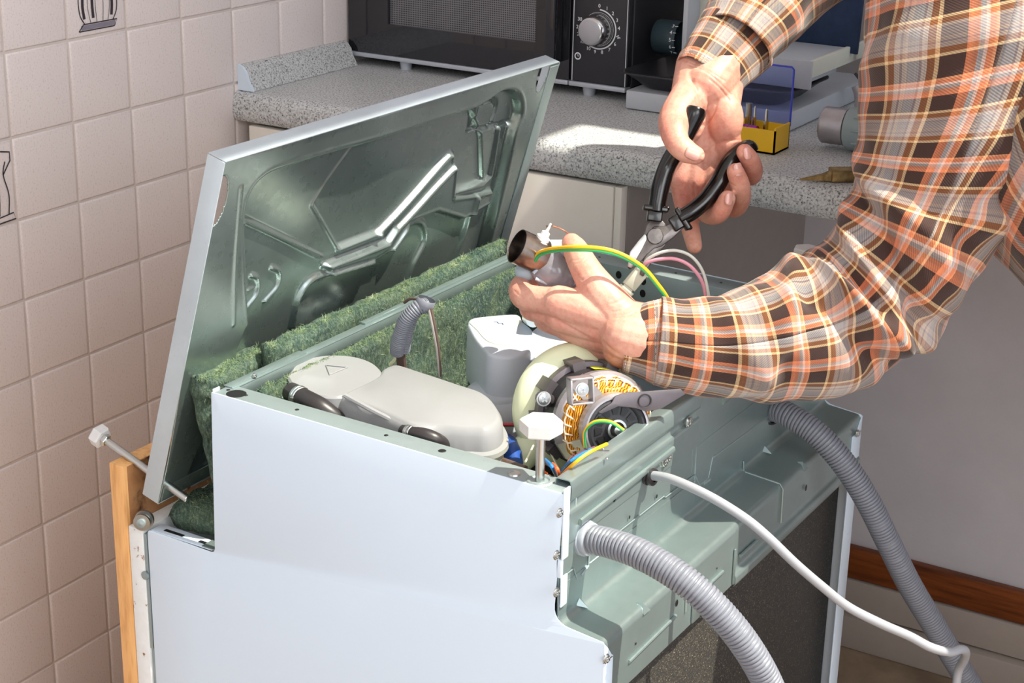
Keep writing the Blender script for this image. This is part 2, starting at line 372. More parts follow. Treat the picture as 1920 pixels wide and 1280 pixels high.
b = MB(); b.box(WX-.12, HX0, -3.1, BY+.12, CZ, CZ+.1); b.box(HX1, 1.74, -3.1, BY+.12, CZ, CZ+.1); b.box(HX0, HX1, -3.1, HY0, CZ, CZ+.1); b.box(HX0, HX1, HY1, BY+.12, CZ, CZ+.1)
struct(b.build('ceiling', M['ceil']))
b = MB(); b.box(HX0-.03, HX0, HY0, HY1, CZ-.01, CZ+.05); b.box(HX1, HX1+.03, HY0, HY1, CZ-.01, CZ+.05); b.box(HX0-.03, HX1+.03, HY0-.03, HY0, CZ-.01, CZ+.05); b.box(HX0-.03, HX1+.03, HY1, HY1+.03, CZ-.01, CZ+.05)
struct(b.build('sun_opening_frame', M['enamel']))  # unseen frame round the added sun opening
# printed kettle on one tile, a mill on another (flat print)
def linebuf(pts, wd, x=.0007):
    """thin flat ribbon along 2D points (y,z) on the wall tile"""
    P = [Vector((0, p[0], p[1])) for p in pts]; v = []; f = []
    for i, p in enumerate(P):
        t_ = (P[min(i+1, len(P)-1)]-P[max(i-1, 0)]).normalized(); n_ = Vector((1, 0, 0)).cross(t_)
        v += [p+n_*wd/2, p-n_*wd/2]
    for i in range(len(P)-1): f.append((2*i, 2*i+1, 2*i+3, 2*i+2))
    return [q+Vector((WX+x, 0, 0)) for q in v], f
ky, kz = TY+.052, TZ+.008
b = MB(); g = MB()
def ln(p, wd=.0012, tgt=None): v, f = linebuf([(ky+a, kz+c) for a, c in p], wd); (tgt or b).add(v, f)
ln([(-.034, .0), (.026, .0), (.031, .008), (-.026, .008), (-.034, .0)], .0014)
for k, sgn in ((.030, -1), (.030, 1)):
    ln(crom([(-.000+sgn*.024, .008), (sgn*.031, .02), (sgn*.032, .04), (sgn*.026, .055)], 6), .0014)
for x0 in (-.016, -.004, .008, .018): ln(crom([(x0*.85, .008), (x0*1.1, .03), (x0*.9, .058)], 6), .0007)
for x0 in (-.024, -.009, .022): ln(crom([(x0, .014), (x0*1.08, .03), (x0, .048)], 6), .0042)
ln([(-.028, .056), (.028, .056)], .0014); ln(crom([(-.02, .056), (-.012, .068), (.0, .072), (.012, .068), (.02, .056)], 5), .0014)
ln([(.030, .048), (.044, .050), (.046, .03), (.043, .03)], .0022)
ln([(-.03, .004), (.028, .004)], .0055, g)
b.build('kettle_print', M['ink'], wl, fix=False); g.build('kettle_print', M['ink2'], wl, fix=False)
b = MB(); ky, kz = .1625+.05, .0144
ln([(.004, .008), (.043, .012), (.046, .004), (.004, .002)], .0016); ln(crom([(.036, .012), (.038, .035), (.032, .06), (.036, .075)], 6), .0016)
ln([(.032, .06), (.044, .075), (.044, .085), (.030, .088)], .0018); ln(crom([(.02, .012), (.022, .04), (.02, .07)], 5), .005)
b.build('mill_print', M['ink'], wl, fix=False)
struct(MB().box(WX, 1.62, BY, BY+.12, FZ-.05, 1.75).build('wall_back', M['wallpaint']))
struct(MB().box(WX-.12, 1.62, -3.4, BY+.12, FZ-.06, FZ).build('floor', M['floor']))
struct(MB().box(-.29, 1.62, BY-.018, BY, -.684, -.632).build('baseboard_back', M['darkwood'], bevel=.003))
b = MB(); b.box(-.29, 1.62, BY-.02, BY, -.742, -.686); b.box(-.29, 1.62, BY-.034, BY, FZ, -.744)
struct(b.build('trim_1', M['wallwhite'], bevel=.004))

# worktop, upstand
prof = [(BY, CTOP-.04), (CY+.006, CTOP-.04), (CY+.001, CTOP-.034), (CY, CTOP-.028), (CY, CTOP-.014), (CY+.003, CTOP-.006), (CY+.009, CTOP-.0015), (CY+.018, CTOP), (BY, CTOP)]
wt = MB().prism([(WX, y, z) for y, z in prof], (2.5, 0, 0)).build('worktop', M['laminate']); autosmooth(wt.data, 40)
tag(wt, 'grey speckled laminate kitchen worktop with a rounded front edge', 'worktop')
UPY = .905
up = [(WX, 0), (WX+.026, 0), (WX+.024, .004), (WX+.018, .014), (WX+.015, .024), (WX+.009, .031), (WX+.002, .034), (WX, .034)]
ue = empty('worktop_upstand', (WX, CY+.012, CTOP), 'grey speckled upstand strip with a white end cap along the tiled wall', 'upstand')
o = MB().prism([(x, CY+.016, CTOP+z+.0005) for x, z in up], (0, .908-CY-.016, 0)).build('strip', M['laminate'], ue); autosmooth(o.data, 45)
MB().prism([(x+.0007*(1 if x > WX else 0), CY+.0125, CTOP+z*1.03+.0003) for x, z in up], (0, .0035, 0)).build('end_cap', M['enamel'], ue, label='white plastic end cap')
# base cabinet under the worktop
cb = empty('base_cabinet', (-.6, .95, FZ), 'cream base cabinet with a flat door under the worktop', 'cabinet')
b = MB(); b.box(-.315, -.299, CY+.022, BY-.001, FZ+.1, CTOP-.041); b.box(WX+.002, WX+.016, CY+.045, BY-.04, FZ+.1, CTOP-.041); b.box(WX+.016, -.315, CY+.06, BY-.04, CTOP-.058, CTOP-.042); b.box(WX+.016, -.315, CY+.06, BY-.04, FZ+.1, FZ+.116)
b.build('carcass', M['cabinet_side'], cb)
MB().box(WX+.03, -.30, CY+.06, CY+.075, FZ, FZ+.1).build('plinth', M['cabinet_side'], cb)
dl, dr = WX+.024, -.311
MB().box(dl, dr, CY+.004, CY+.0215, FZ+.11, CTOP-.0445).build('door', M['cabinet'], cb, bevel=.0012)
MB().box(dr+.001, dr+.0105, CY+.006, CY+.0215, FZ+.11, CTOP-.0445).build('edge_trim', M['cabinet'], cb, bevel=.001)
MB().box(WX+.002, WX+.022, CY+.03, CY+.044, FZ+.0, CTOP-.042).build('filler_strip', M['cabinet_side'], cb)

# ------------------------------------------------------------------ microwave
MX0, MX1, MY, MZ = -.893, -.428, .915, .118
mw = empty('microwave', ((MX0+MX1)/2, 1.06, CTOP), 'black microwave oven with a silver dial standing on the worktop', 'microwave')
MB().box(MX0+.004, MX1-.002, MY+.014, BY-.045, MZ+.004, MZ+.262).build('body', M['black_matt'], mw, bevel=.003)
xs = on(0, 1, 1, 0) and None
sx = onY(1067, 155, MY).x
b = MB(); zw0 = onY(860, 62, MY).z; xw0 = onY(727, 40, MY).x; xw1 = onY(1005, 40, MY).x; ZT = MZ+.262
b.box(MX0, xw0, MY, MY+.014, MZ+.007, ZT); b.box(xw1, sx-.001, MY, MY+.014, MZ+.007, ZT); b.box(xw0, xw1, MY, MY+.014, MZ+.007, zw0); b.box(xw0, xw1, MY, MY+.014, ZT-.03, ZT)
b.build('door', M['black_gloss'], mw)
MB().box(xw0-.002, xw1+.002, MY+.006, MY+.009, zw0-.002, ZT-.028).build('window_screen', M['mesh'], mw)
MB().box(sx+.001, MX1-.004, MY+.001, MY+.014, MZ+.007, ZT).build('control_panel', M['black_matt'], mw, bevel=.001)
b = MB(); b.box(MX0, sx-.0012, MY-.003, MY+.014, MZ, MZ+.0062); b.box(sx+.001, MX1-.004, MY-.003, MY+.014, MZ, MZ+.0062); b.build('bottom_trim', M['mwsilver'], mw, bevel=.001)
for px in (760, 1105):
    p = onY(px, 125, MY+.012); MB().lathe([(.0, 0), (.008, 0), (.0095, .0126)], (p.x, MY+.014, CTOP), (0, 0, 1), 16).build('foot', M['mwsilver'], mw, smooth=True)
b = MB(); b.box(sx+.0035, sx+.0043, MY+.0003, MY+.001, MZ+.007, ZT); b.box(MX1-.0065, MX1-.0057, MY+.0003, MY+.001, MZ+.007, ZT); b.build('pinstripe', M['print'], mw)
# handle tube on the door's right
hx = onY(1040, 100, MY-.01).x
MB().box(hx-.010, hx+.006, MY-.022, MY, onY(1040, 118, MY-.01).z, ZT).build('handle', M['black_gloss'], mw, bevel=.003)
KC = onY(1122, 55, MY); KC.y = MY+.001
kn = MB().lathe([(0, .026), (.0165, .026), (.0185, .0245), (.0205, .018), (.0215, .004), (.0215, 0)], KC, (0, -1, 0), 40).build('dial_knob', M['chrome'], mw, smooth=True, auto=50)
MB().lathe([(0, .0268), (.0150, .0268), (.0165, .0262)], KC, (0, -1, 0), 40).build('knob_face', M['knobface'], kn, smooth=True)
def arc_ring(c, r, wd, a0, a1, n=60, y=-.0006):
    v = []; f = []
    for i in range(n+1):
        a = math.radians(a0+(a1-a0)*i/n)
        for rr in (r-wd/2, r+wd/2): v.append((c.x+rr*math.sin(a), c.y+y, c.z+rr*math.cos(a)))
    for i in range(n): f.append((2*i, 2*i+1, 2*i+3, 2*i+2))
    return v, f
b = MB(); b.add(*arc_ring(KC, .0262, .0018, 2, 212)); b.add(*arc_ring(KC, .0225, .0004, -60, 220)); b.build('dial_scale', M['print'], mw, fix=False)
def text(s, size, loc, rot, mat, parent, name='dial_number', align='CENTER'):
    cu = bpy.data.curves.new(name, 'FONT'); cu.body = s; cu.size = size; cu.align_x = align; cu.align_y = 'CENTER'; cu.resolution_u = 3; cu.extrude = .0001; cu.offset = size*.012
    o = bpy.data.objects.new(name, cu); COL.objects.link(o); o.matrix_world = Matrix.Translation(loc) @ rot; bpy.context.view_layer.update()
    me = bpy.data.meshes.new_from_object(o.evaluated_get(bpy.context.evaluated_depsgraph_get())); me.transform(o.matrix_world)
    bpy.data.objects.remove(o); me.materials.clear(); return link(name, me, mat, parent)
RF = Matrix.Rotation(PI/2, 4, 'X')
for s_, a in [('0', 0), ('1', 22), ('2', 42), ('3', 62), ('4', 82), ('5', 104), ('6', 124), ('7', 146), ('8', 168), ('9', 188), ('10', 208), ('15', 232), ('20', 252), ('25', 270), ('30', 290)]:
    a = math.radians(a); text(s_, .0068, Vector((KC.x+.031*math.sin(a), KC.y-.0004, KC.z+.031*math.cos(a))), RF, M['print'], mw)
p = onY(1083, 105, MY); cc = Vector((p.x, MY+.001, p.z)); b = MB(); b.add(*arc_ring(cc, .0042, .0017, 0, 360, 24)); b.box(cc.x-.0002, cc.x+.0004, cc.y-.0007, cc.y-.0003, cc.z, cc.z+.0026); b.box(cc.x, cc.x+.002, cc.y-.0007, cc.y-.0003, cc.z-.0003, cc.z+.0003); b.build('clock_symbol', M['print'], mw, fix=False)
b = MB(); a = math.radians(104); b.add([(KC.x+r_*math.sin(a)+s_*.0006*math.cos(a), KC.y-.0005, KC.z+r_*math.cos(a)-s_*.0006*math.sin(a)) for r_, s_ in ((.0275, -1), (.0275, 1), (.0345, 1), (.0345, -1))], [(0, 1, 2, 3)]); b.build('dial_mark', M['print'], mw, fix=False)

# ------------------------------------------------------------------ bread slicer, tray, tools on the worktop
sl = empty('bread_slicer', (-.3, 1.0, CTOP), 'light grey electric slicer on a flat base right of the microwave', 'food slicer')
MB().box(-.412, -.178, .876, 1.17, CTOP+.001, CTOP+.026).build('base_plate', M['slicer'], sl, bevel=.003)
MB().box(-.300, -.171, .903, 1.03, CTOP+.083, CTOP+.0865).build('carriage', M['slicer'], sl, bevel=.001)
MB().box(-.300, -.164, .8975, .9025, CTOP+.052, CTOP+.088).build('carriage_front', M['slicer'], sl, bevel=.001)
MB().box(-.1705, -.1645, .903, 1.12, CTOP+.066, CTOP+.0875).build('carriage_rail', M['slicercream'], sl, bevel=.001)
MB().box(-.300, -.18, .91, 1.03, CTOP+.053, CTOP+.066).build('carriage_foot', M['slicer'], sl, bevel=.002)
p0 = onY(1455, 120, 1.03); p1 = onY(1598, 102, 1.03)
MB().prism([(-.30, 1.031, CTOP+.089), (-.155, 1.031, CTOP+.078), (-.150, 1.031, CTOP+.26), (-.30, 1.031, CTOP+.26)], (0, .006, 0)).build('stop_plate', M['slicerdark'], sl, bevel=.001)
MB().box(-.150, -.140, 1.045, 1.055, CTOP+.026, CTOP+.30).build('frame_edge', M['chrome'], sl, bevel=.002)
mb_ = MB(); mb_.box(-.355, -.300, .96, 1.15, CTOP+.026, CTOP+.29); mb_.build('motor_housing', M['slicercream'], sl, bevel=.006)
e0 = onY(1286, 60, .93); MB().box(e0.x-.003, e0.x+.004, .925, 1.1, CTOP+.045, CTOP+.29).build('thickness_plate', M['slicer'], sl, bevel=.001)
kc = onY(1283, 73, .985); kr = .0235
kn = MB().lathe([(0, 0), (kr*.93, 0), (kr, .003), (kr, .036)], Vector((kc.x-.040, .985, kc.z)), (1, 0, 0), 40).build('thickness_dial', M['tealknob'], sl, smooth=True)
for i, s_ in enumerate('34567'):
    a = math.radians(-50+i*24); cy_ = .985-math.cos(a)*(kr+.0002); cz_ = kc.z-math.sin(a)*(kr+.0002)
    R_ = Matrix.Rotation(a, 4, 'X') @ RF
    text(s_, .0072, Vector((kc.x-.010, cy_, cz_)), R_, M['print'], kn); MB().box(-.0022, .0022, -.0004, .0002, -.0004, .0004, Matrix.Translation((kc.x-.0048, cy_, cz_)) @ Matrix.Rotation(a, 4, 'X')).build('dial_mark', M['print'], kn)
# black tray resting on the slicer base
def tray_mesh():
    b = MB(); lv = [(-.02, .0005), (.0, .0005)]
    def ring(i, z, x0=-.424, x1=-.18, y0=.868, y1=1.02, n=5, r=.02):
        out = []
        for cx, cy, a0 in ((x1-i-r, y1-i-r, 0), (x0+i+r, y1-i-r, 90), (x0+i+r, y0+i+r, 180), (x1-i-r, y0+i+r, 270)):
            for k in range(n): a = math.radians(a0+90*k/(n-1)); out.append((cx+r*math.cos(a), cy+r*math.sin(a), z))
        return out
    Z = CTOP+.0265
    R_ = [ring(.03, Z), ring(.026, Z+.001), ring(.004, Z+.021), ring(0, Z+.0215), ring(0, Z+.0235), ring(.006, Z+.0235), ring(.026, Z+.003), ring(.032, Z+.002)]
    n = len(R_[0]); v = [p for r_ in R_ for p in r_]; f = []
    for i in range(len(R_)-1):
        for j in range(n): f.append((i*n+j, i*n+(j+1) % n, (i+1)*n+(j+1) % n, (i+1)*n+j))
    f.append(tuple(range(n))[::-1]); f.append(tuple(range((len(R_)-1)*n, len(R_)*n))); return b.add(v, f)
tag(tray_mesh().build('tray', M['tray'], smooth=True, auto=40), 'shallow black tray resting on the grey slicer base', 'tray')
# yellow bit box
yb = empty('bit_box', (-.17, .775, CTOP), 'small yellow open bit box with a raised blue clear lid', 'tool box')
bx0, bx1, by0, by1, bz0, bz1 = -.222, -.146, .752, .796, CTOP+.0006, CTOP+.029
b = MB(); b.box(bx0, bx1, by0, by0+.002, bz0, bz1); b.box(bx0, bx1, by1-.002, by1, bz0, bz1); b.box(bx0, bx0+.002, by0, by1, bz0, bz1); b.box(bx1-.002, bx1, by0, by1, bz0, bz1+.003); b.box(bx0, bx1, by0, by1, bz0, bz0+.002); b.build('tub', M['boxyellow'], yb)
MB().box(bx0+.002, bx1-.003, by0+.003, by1-.003, bz0+.002, bz0+.014).build('insert', M['whiteplastic'], yb)
MB().box(bx0+.002, bx1-.001, by1+.001, by1+.0022, bz1-.002, bz1+.068).build('lid', M['bluelid'], yb, label='blue clear lid standing open')
b = MB(); b.tube([(bx1-.001, by1+.0016, bz1-.002), (bx1-.001, by1+.0016, bz1+.066), (bx1-.004, by1+.0016, bz1+.069), (bx0+.002, by1+.0016, bz1+.069)], .0013, 6); b.build('lid_rim', M['bluerim'], yb, smooth=True)
bits = [((1402, 240), 'thick silver socket bit at the left in the yellow box', 'socket_bit', .0042), ((1414, 236), 'thin silver screwdriver bit in the middle of the yellow box', 'screwdriver_bit', .0026), ((1435, 250), 'silver screwdriver bit standing at the right end of the yellow box', 'screwdriver_bit', .0034)]
for (px, lab, nm, r_), yy in zip(bits, (.786, .784, .768)):
    p = onY(px[0]+(0 if nm == 'socket_bit' else 0), px[1], yy); hgt = .036 if r_ > .003 else .034
    bb = MB(); bb.hexa((p.x, yy, bz0+.0142), (0, 0, 1), r_, 0, hgt*.6); bb.lathe([(r_*.6, hgt*.6), (r_*.5, hgt*.95), (r_*.35, hgt), (0, hgt)], (p.x, yy, bz0+.0142), (0, 0, 1), 10)
    if nm == 'socket_bit': bb.lathe([(r_, hgt*.55), (r_, hgt), (r_*.6, hgt), (r_*.6, hgt*.8)], (p.x, yy, bz0+.0142), (0, 0, 1), 14)
    tag(bb.build(nm, M['chrome']), lab, 'bit', 'bits in the yellow box')
pp = onY(1395, 255, .765); pr = .0072
prof_ = [(0, 0), (pr, 0)]
for k in range(5): prof_ += [(pr, .004*k+.002), (pr*.9, .004*k+.0028), (pr*.9, .004*k+.0034), (pr, .004*k+.004)]
prof_ += [(pr, .030), (0, .030)]
tag(MB().lathe(prof_, (pp.x-.013, .764, bz0+.0145+pr), (1, 0, 0), 20).build('bit_holder', M['purple'], smooth=True, auto=30), 'shiny purple ribbed bit holder lying in the yellow box', 'bit holder')
# grey hand tool body lying on the worktop
gy = .83; gp = onY(1545, 225, gy); gx = gp.x; gz = CTOP+.0275
gr = empty('meat_grinder_motor', (gx+.05, gy, CTOP), 'grey metal tool with a ribbed collar lying by the plaid sleeve', 'tool')
prof_ = [(0, 0), (.021, 0), (.0225, .002)]
for k in range(5): prof_ += [(.0225, .004+k*.005), (.0218, .006+k*.005)]
prof_ += [(.0225, .030), (.019, .031)]
MB().lathe(prof_, (gx, gy, gz), (1, 0, 0), 32).build('collar', M['alu'], gr, smooth=True, auto=40)
MB().lathe([(.018, .030), (.024, .032), (.027, .038), (.027, .12), (.024, .13), (0, .132)], (gx, gy, gz), (1, 0, 0), 32).build('housing', M['greycast'], gr, smooth=True)
b = MB()
for a in (-.5, .1, .7): b.tube([Vector((gx+.045, gy-.0272*math.cos(a), gz+.0272*math.sin(a))), Vector((gx+.11, gy-.0272*math.cos(a), gz+.0272*math.sin(a)))], .0014, 8)
b.build('rib', M['greycast'], gr, smooth=True)
b = MB(); b.tube(crom([(gx+.045, gy+.005, gz+.02), (gx+.043, gy+.005, gz+.04), (gx+.038, gy+.005, gz+.052)], 5), [.009]*11, 14); b.build('spout', M['alu'], gr, smooth=True)
b = MB(); b.tube(crom([(gx+.075, gy-.005, gz+.035), (gx+.05, gy-.003, gz+.052), (gx+.034, gy, gz+.066)], 5), .0018, 8); b.build('lever', M['rubber'], gr, smooth=True)
tp = onZ(1546, 247, CTOP+.006); b = MB(); b.lathe([(0, -.012), (.002, -.010), (.0048, 0), (.0052, .002), (.0052, .11), (0, .11)], tp, (.97, -.1, 0), 16)
tag(b.build('marker_pen', M['whiteplastic'], smooth=True, auto=40), 'thin whitish pen with a dark tip in front of the grey tool', 'pen')
# old brass-coloured nose pliers, partly hidden by the sleeve
n0 = onZ(1500, 333, CTOP+.004); n1 = onZ(1582, 326, CTOP+.008); ax = (n1-n0); ax.z = 0; ax.normalize(); sd_ = Vector((-ax.y, ax.x, 0))
npz = empty('nose_pliers', n0, 'tarnished brass-coloured nose pliers lying at the worktop edge', 'pliers')
def jaw(sgn):
    b = MB(); v = []
    for s_, wd, h in ((0, .001, .001), (.025, .0035, .004), (.034, .0055, .0058), (.0345, .009, .008), (.058, .0095, .008), (.066, .006, .006)):
        c = n0+ax*s_+sd_*sgn*.0006; c.z = CTOP+.001
        v += [c, c+sd_*sgn*wd, c+sd_*sgn*wd+Vector((0, 0, h*1.6)), c+Vector((0, 0, h*1.9))]
    f = [(0, 1, 2, 3), (20, 23, 22, 21)]
    for i in range(5):
        for j in range(4): f.append((i*4+j, i*4+(j+1) % 4, i*4+4+(j+1) % 4, i*4+4+j))
    return b.add(v, f)
for s_ in (1, -1):
    jaw(s_).build('jaw', M['brass'], npz, bevel=.0006)
    MB().tube(crom([n0+ax*.062+sd_*s_*.004+Vector((0, 0, .006)), n0+ax*.09+sd_*s_*.012+Vector((0, 0, .006)), n0+ax*.15+sd_*s_*.016+Vector((0, 0, .006))], 6), .0045, 10).build('handle', M['rubber'], npz, smooth=True)
# storage box at the back, right of the slicer
bxx = empty('metal_canister', (-.05, 1.16, CTOP), 'pale cabinet-like box with a round screw at the back of the worktop', 'box')
MB().box(-.12, .16, 1.13, 1.25, CTOP+.08, CTOP+.36).build('casing', M['slicercream'], bxx, bevel=.004)
MB().box(-.118, .158, 1.135, 1.25, CTOP+.001, CTOP+.078).build('foot_frame', M['black_matt'], bxx, bevel=.002)
q = onY(1594, 7, 1.13); MB().lathe([(.006, 0), (.0055, .003), (0, .0045)], (q.x, 1.13, q.z), (0, -1, 0), 18).build('screw', M['steel'], bxx, smooth=True)

# ================================================================== the dishwasher, upside down with its bottom open
DW = empty('dishwasher', (-.2, .3, FZ), 'white dishwasher standing upside down with its bottom plate swung open', 'dishwasher')
W = .6
def fillet(pts, rads, n=6):
    out = []; N = len(pts)
    for i, (p, r) in enumerate(zip(pts, rads)):
        p = np.array(p, float)
        if r <= 0: out.append(tuple(p)); continue
        a = np.array(pts[i-1], float)-p; b = np.array(pts[(i+1) % N], float)-p; a /= np.linalg.norm(a); b /= np.linalg.norm(b)
        for k in range(n+1):
            t = k/n; q = (1-t)**2*(p+a*r)+2*t*(1-t)*p+t*t*(p+b*r); out.append(tuple(q))
    return out
SP = [(-.374, -.0015), (-.378, -.168), (-.464, -.166), (-.464, FZ+.002), (.043, FZ+.002), (.043, -.132), (-.006, -.127), (0, -.022), (0, -.0075)]
SR = [.002, .006, .006, 0, 0, .002, .016, 0, .003]
def side(name, y0, vec):
    pts = fillet(SP, SR)
    return MB().prism([(x, y0, z) for x, z in pts], (0, vec, 0)).build(name, M['enamel'], DW, bevel=.0007, seg=2)
side('side_panel', 0, .0012); side('side_panel', W-.0012, .0012)
def screw(p, ax, r=.0045, parent=DW, mat='steel', name='screw'):
    ax = Vector(ax).normalized(); p = Vector(p); b = MB()
    b.lathe([(r*1.25, 0), (r*1.25, .0007), (r, .0008), (r*.96, .0022), (r*.5, .0028), (0, .0030)], p, ax, 16)
    e = ax.orthogonal().normalized(); f_ = ax.cross(e); R_ = Matrix((e, f_, ax)).transposed().to_4x4(); R_.translation = p
    b.box(-r*.6, r*.6, -r*.14, r*.14, .0026, .0033, R_); b.box(-r*.14, r*.14, -r*.6, r*.6, .0026, .0033, R_)
    return b.build(name, M[mat], parent, smooth=True, auto=30)
def hole_shade(p, ax, r, parent=DW, sx=1.0, dirv=None):
    ax = Vector(ax).normalized(); p = Vector(p)
    e = Vector(dirv) if dirv is not None else ax.orthogonal().normalized(); f_ = ax.cross(e); v = []
    for j in range(16):
        a = 2*PI*j/16; v.append(p+ax*.0004+e*math.cos(a)*r*sx+f_*math.sin(a)*r)
    b = MB(); b.add(v, [tuple(range(16))]); b.add([q+(q-p)*.12-ax*.0003 for q in v]+v, [(i, (i+1) % 16, 16+(i+1) % 16, 16+i) for i in range(16)])  # flat dark disc paints the shade inside a hole, nothing is cut
    return b.build('hole_shade', M['core_hole_shade'], parent, fix=False)
# turned-in flanges of both sides (galvanised seen from above), white edge return with screws at the back
def onF(x, y):
    z = -.005
    for _ in range(3): z = -.0022-.006*(onZ(x, y, z).x+.372)/.37
    return onZ(x, y, z)
for y0, y1, yy in ((.0015, .0265, .026), (W-.034, W-.0015, W-.0335)):
    b = MB(); zb = -.030 if yy < .3 else -.115
    b.prism([(-.372, y0, -.0022), (-.002, y0, -.0082), (-.002, y0, -.0096), (-.372, y0, -.0036)], (0, y1-y0, 0))
    b.prism([(-.372, yy-.0006, -.0022), (-.002, yy-.0006, -.0082), (-.002, yy-.0006, zb), (-.372, yy-.0006, zb)], (0, .0012, 0))
    fl = b.build('side_flange', M['galvflat'], DW, bevel=.0006)
    if yy < .3:
        q = onF(443, 738); hole_shade(q, (0, 0, 1), .0085, fl)
        for px in ((461, 741), (557, 768), (724, 816), (829, 845), (428, 731)): hole_shade(onF(*px), (0, 0, 1), .0018 if px[0] != 829 else .0032, fl)
        q = onF(964, 889); MB().lathe([(.0055, 0), (.005, .0015), (0, .003)], q, (0, 0, 1), 16).build('dimple', M['steel'], fl, smooth=True)
        q = onF(1012, 901); MB().lathe([(.012, 0), (.0105, .0012), (.0085, .0012), (.0075, 0)], q, (0, 0, 1), 24).build('boss', M['galvflat'], fl, smooth=True)
    else:
        for px in ((1124, 482), (1267, 512), (1352, 530)): hole_shade(onF(*px), (0, 0, 1), .0015, fl)
        for px in ((1206, 527), (1205, 550), (1160, 515)):
            q = onY(*px, W-.0342); hole_shade(q, (0, -1, 0), .0042, fl, .8, (1, 0, 0))
tb = onY(335, 998, .0)
b = MB(); b.box(-.460, -.382, .0012, .017, -.1672, -.1658); o = b.build('side_flange', M['enamel'], DW, bevel=.0004, label='short white flange at the door side')
for x0, x1 in ((-.448, -.424), (-.404, -.395)): MB().box(x0, x1, .006, .010, -.1657, -.1653).build('slot_shade', M['core_hole_shade'], o)  # thin dark slabs paint the shade inside the slots
b = MB(); b.box(-.395, -.379, .0012, .017, -.1662, -.1650); b.build('clip', M['galv'], DW)
for y0, s_ in ((0, 1), (W, -1)):
    b = MB()
    def yb_(a, c): return (min(y0+s_*a, y0+s_*c), max(y0+s_*a, y0+s_*c))
    b.box(-.0005, .0012, *yb_(0, .010), -.068, -.004); b.box(-.0045, -.0030+.003, *yb_(0, .004), -.085, -.068); b.box(-.0005, .0012, *yb_(0, .010), -.112, -.084)
    b.build('back_return', M['enamel'], DW, bevel=.0005)
    b = MB(); b.box(.0425, .0440, *yb_(0, .016 if s_ > 0 else .026), FZ+.003, -.150); b.prism([(.0425, y0+s_*.000, -.133), (.0425, y0+s_*.006, -.139), (.0425, y0+s_*.016, -.152), (.0425, y0, -.152)], (.0015, 0, 0)); b.build('back_return', M['enamel'], DW, bevel=.0005)
for px in ((1048, 961), (1042, 1040), (1042, 1110)): screw(onX(*px, .0015), (1, 0, 0), .0034)
screw(onX(1136, 1234, .0445), (1, 0, 0), .0036); screw(onX(1607, 812, .0455), (1, 0, 0), .0036)
# white/galvanised inner skeleton: front rail
b = MB(); b.box(-.3725, -.362, .018, W-.02, -.003, -.0016); b.box(-.3632, -.362, .018, W-.02, -.014, -.003)
b.box(-.374, -.364, .018, .13, -.0016, -.0004); b.box(-.3735, -.366, .23, W-.02, -.0016, .0006)
fr = b.build('front_rail', M['galv'], DW, bevel=.0004); screw(onZ(477, 706, -.0002), (0, 0, 1), .002, fr)
b = MB(); b.prism([(-.3745, .003, 0), (-.3745, .012, .0), (-.3745, .012, -.02), (-.3745, .003, -.02)], (.001, 0, 0)); b.build('corner_tab', M['enamel'], DW)
# back of the machine: pressed sheet, step, skirt
def band(sec, y0, y1, name, mat, fillr=.004, th=.001, parent=DW, label=None):
    """open section (x,z) swept along Y as thin sheet"""
    P = [sec[0]]
    for i in range(1, len(sec)-1):
        p = np.array(sec[i]); a = np.array(sec[i-1])-p; c = np.array(sec[i+1])-p; ra = min(fillr, np.linalg.norm(a)*.45); rc = min(fillr, np.linalg.norm(c)*.45)
        a = a/np.linalg.norm(a); c = c/np.linalg.norm(c)
        for k in range(6): t = k/5; P.append(tuple((1-t)**2*(p+a*ra)+2*t*(1-t)*p+t*t*(p+c*rc)))
    P.append(sec[-1]); n = len(P); v = [(x, y, z) for y in (y0, y1) for x, z in P]; f = [(i, i+1, n+i+1, n+i) for i in range(n-1)]
    me = bpy.data.meshes.new(name); me.from_pydata(v, [], f); me.update(); autosmooth(me, 60)
    o = link(name, me, M[mat], parent, label=label); m = o.modifiers.new('th', 'SOLIDIFY'); m.thickness = th; m.offset = -1; return o
band([(-.016, -.010), (-.016, -.0015), (-.001, -.0015), (0, -.008), (-.0005, -.020), (-.0035, -.0225), (-.0035, -.0285), (-.0005, -.031), (-.0015, -.045), (-.002, -.060)], .014, .262, 'rear_rail', 'galv', .003)
band([(-.016, -.014), (-.016, -.0035), (-.003, -.0035), (-.0025, -.05), (-.0025, -.128)], .255, W-.014, 'back_wall', 'galv', .004)
bw = band([(-.003, -.058), (-.0025, -.128)], .0016, .262, 'back_wall', 'galv', .004)
ST = -.1285
tr = band([(-.0022, -.095), (-.0014, ST+.004), (.003, ST), (.0405, ST-.0035), (.0435, ST-.0075), (.0440, ST-.065)], .0016, .262, 'step_panel', 'galv', .003)
tr2 = band([(-.0022, -.060), (-.0014, ST+.004), (.003, ST), (.0400, ST-.0035), (.0425, ST-.0075), (.0425, ST-.052), (.047, ST-.056), (.047, ST-.066), (.0435, ST-.068)], .262, W-.002, 'step_panel', 'galv', .003)
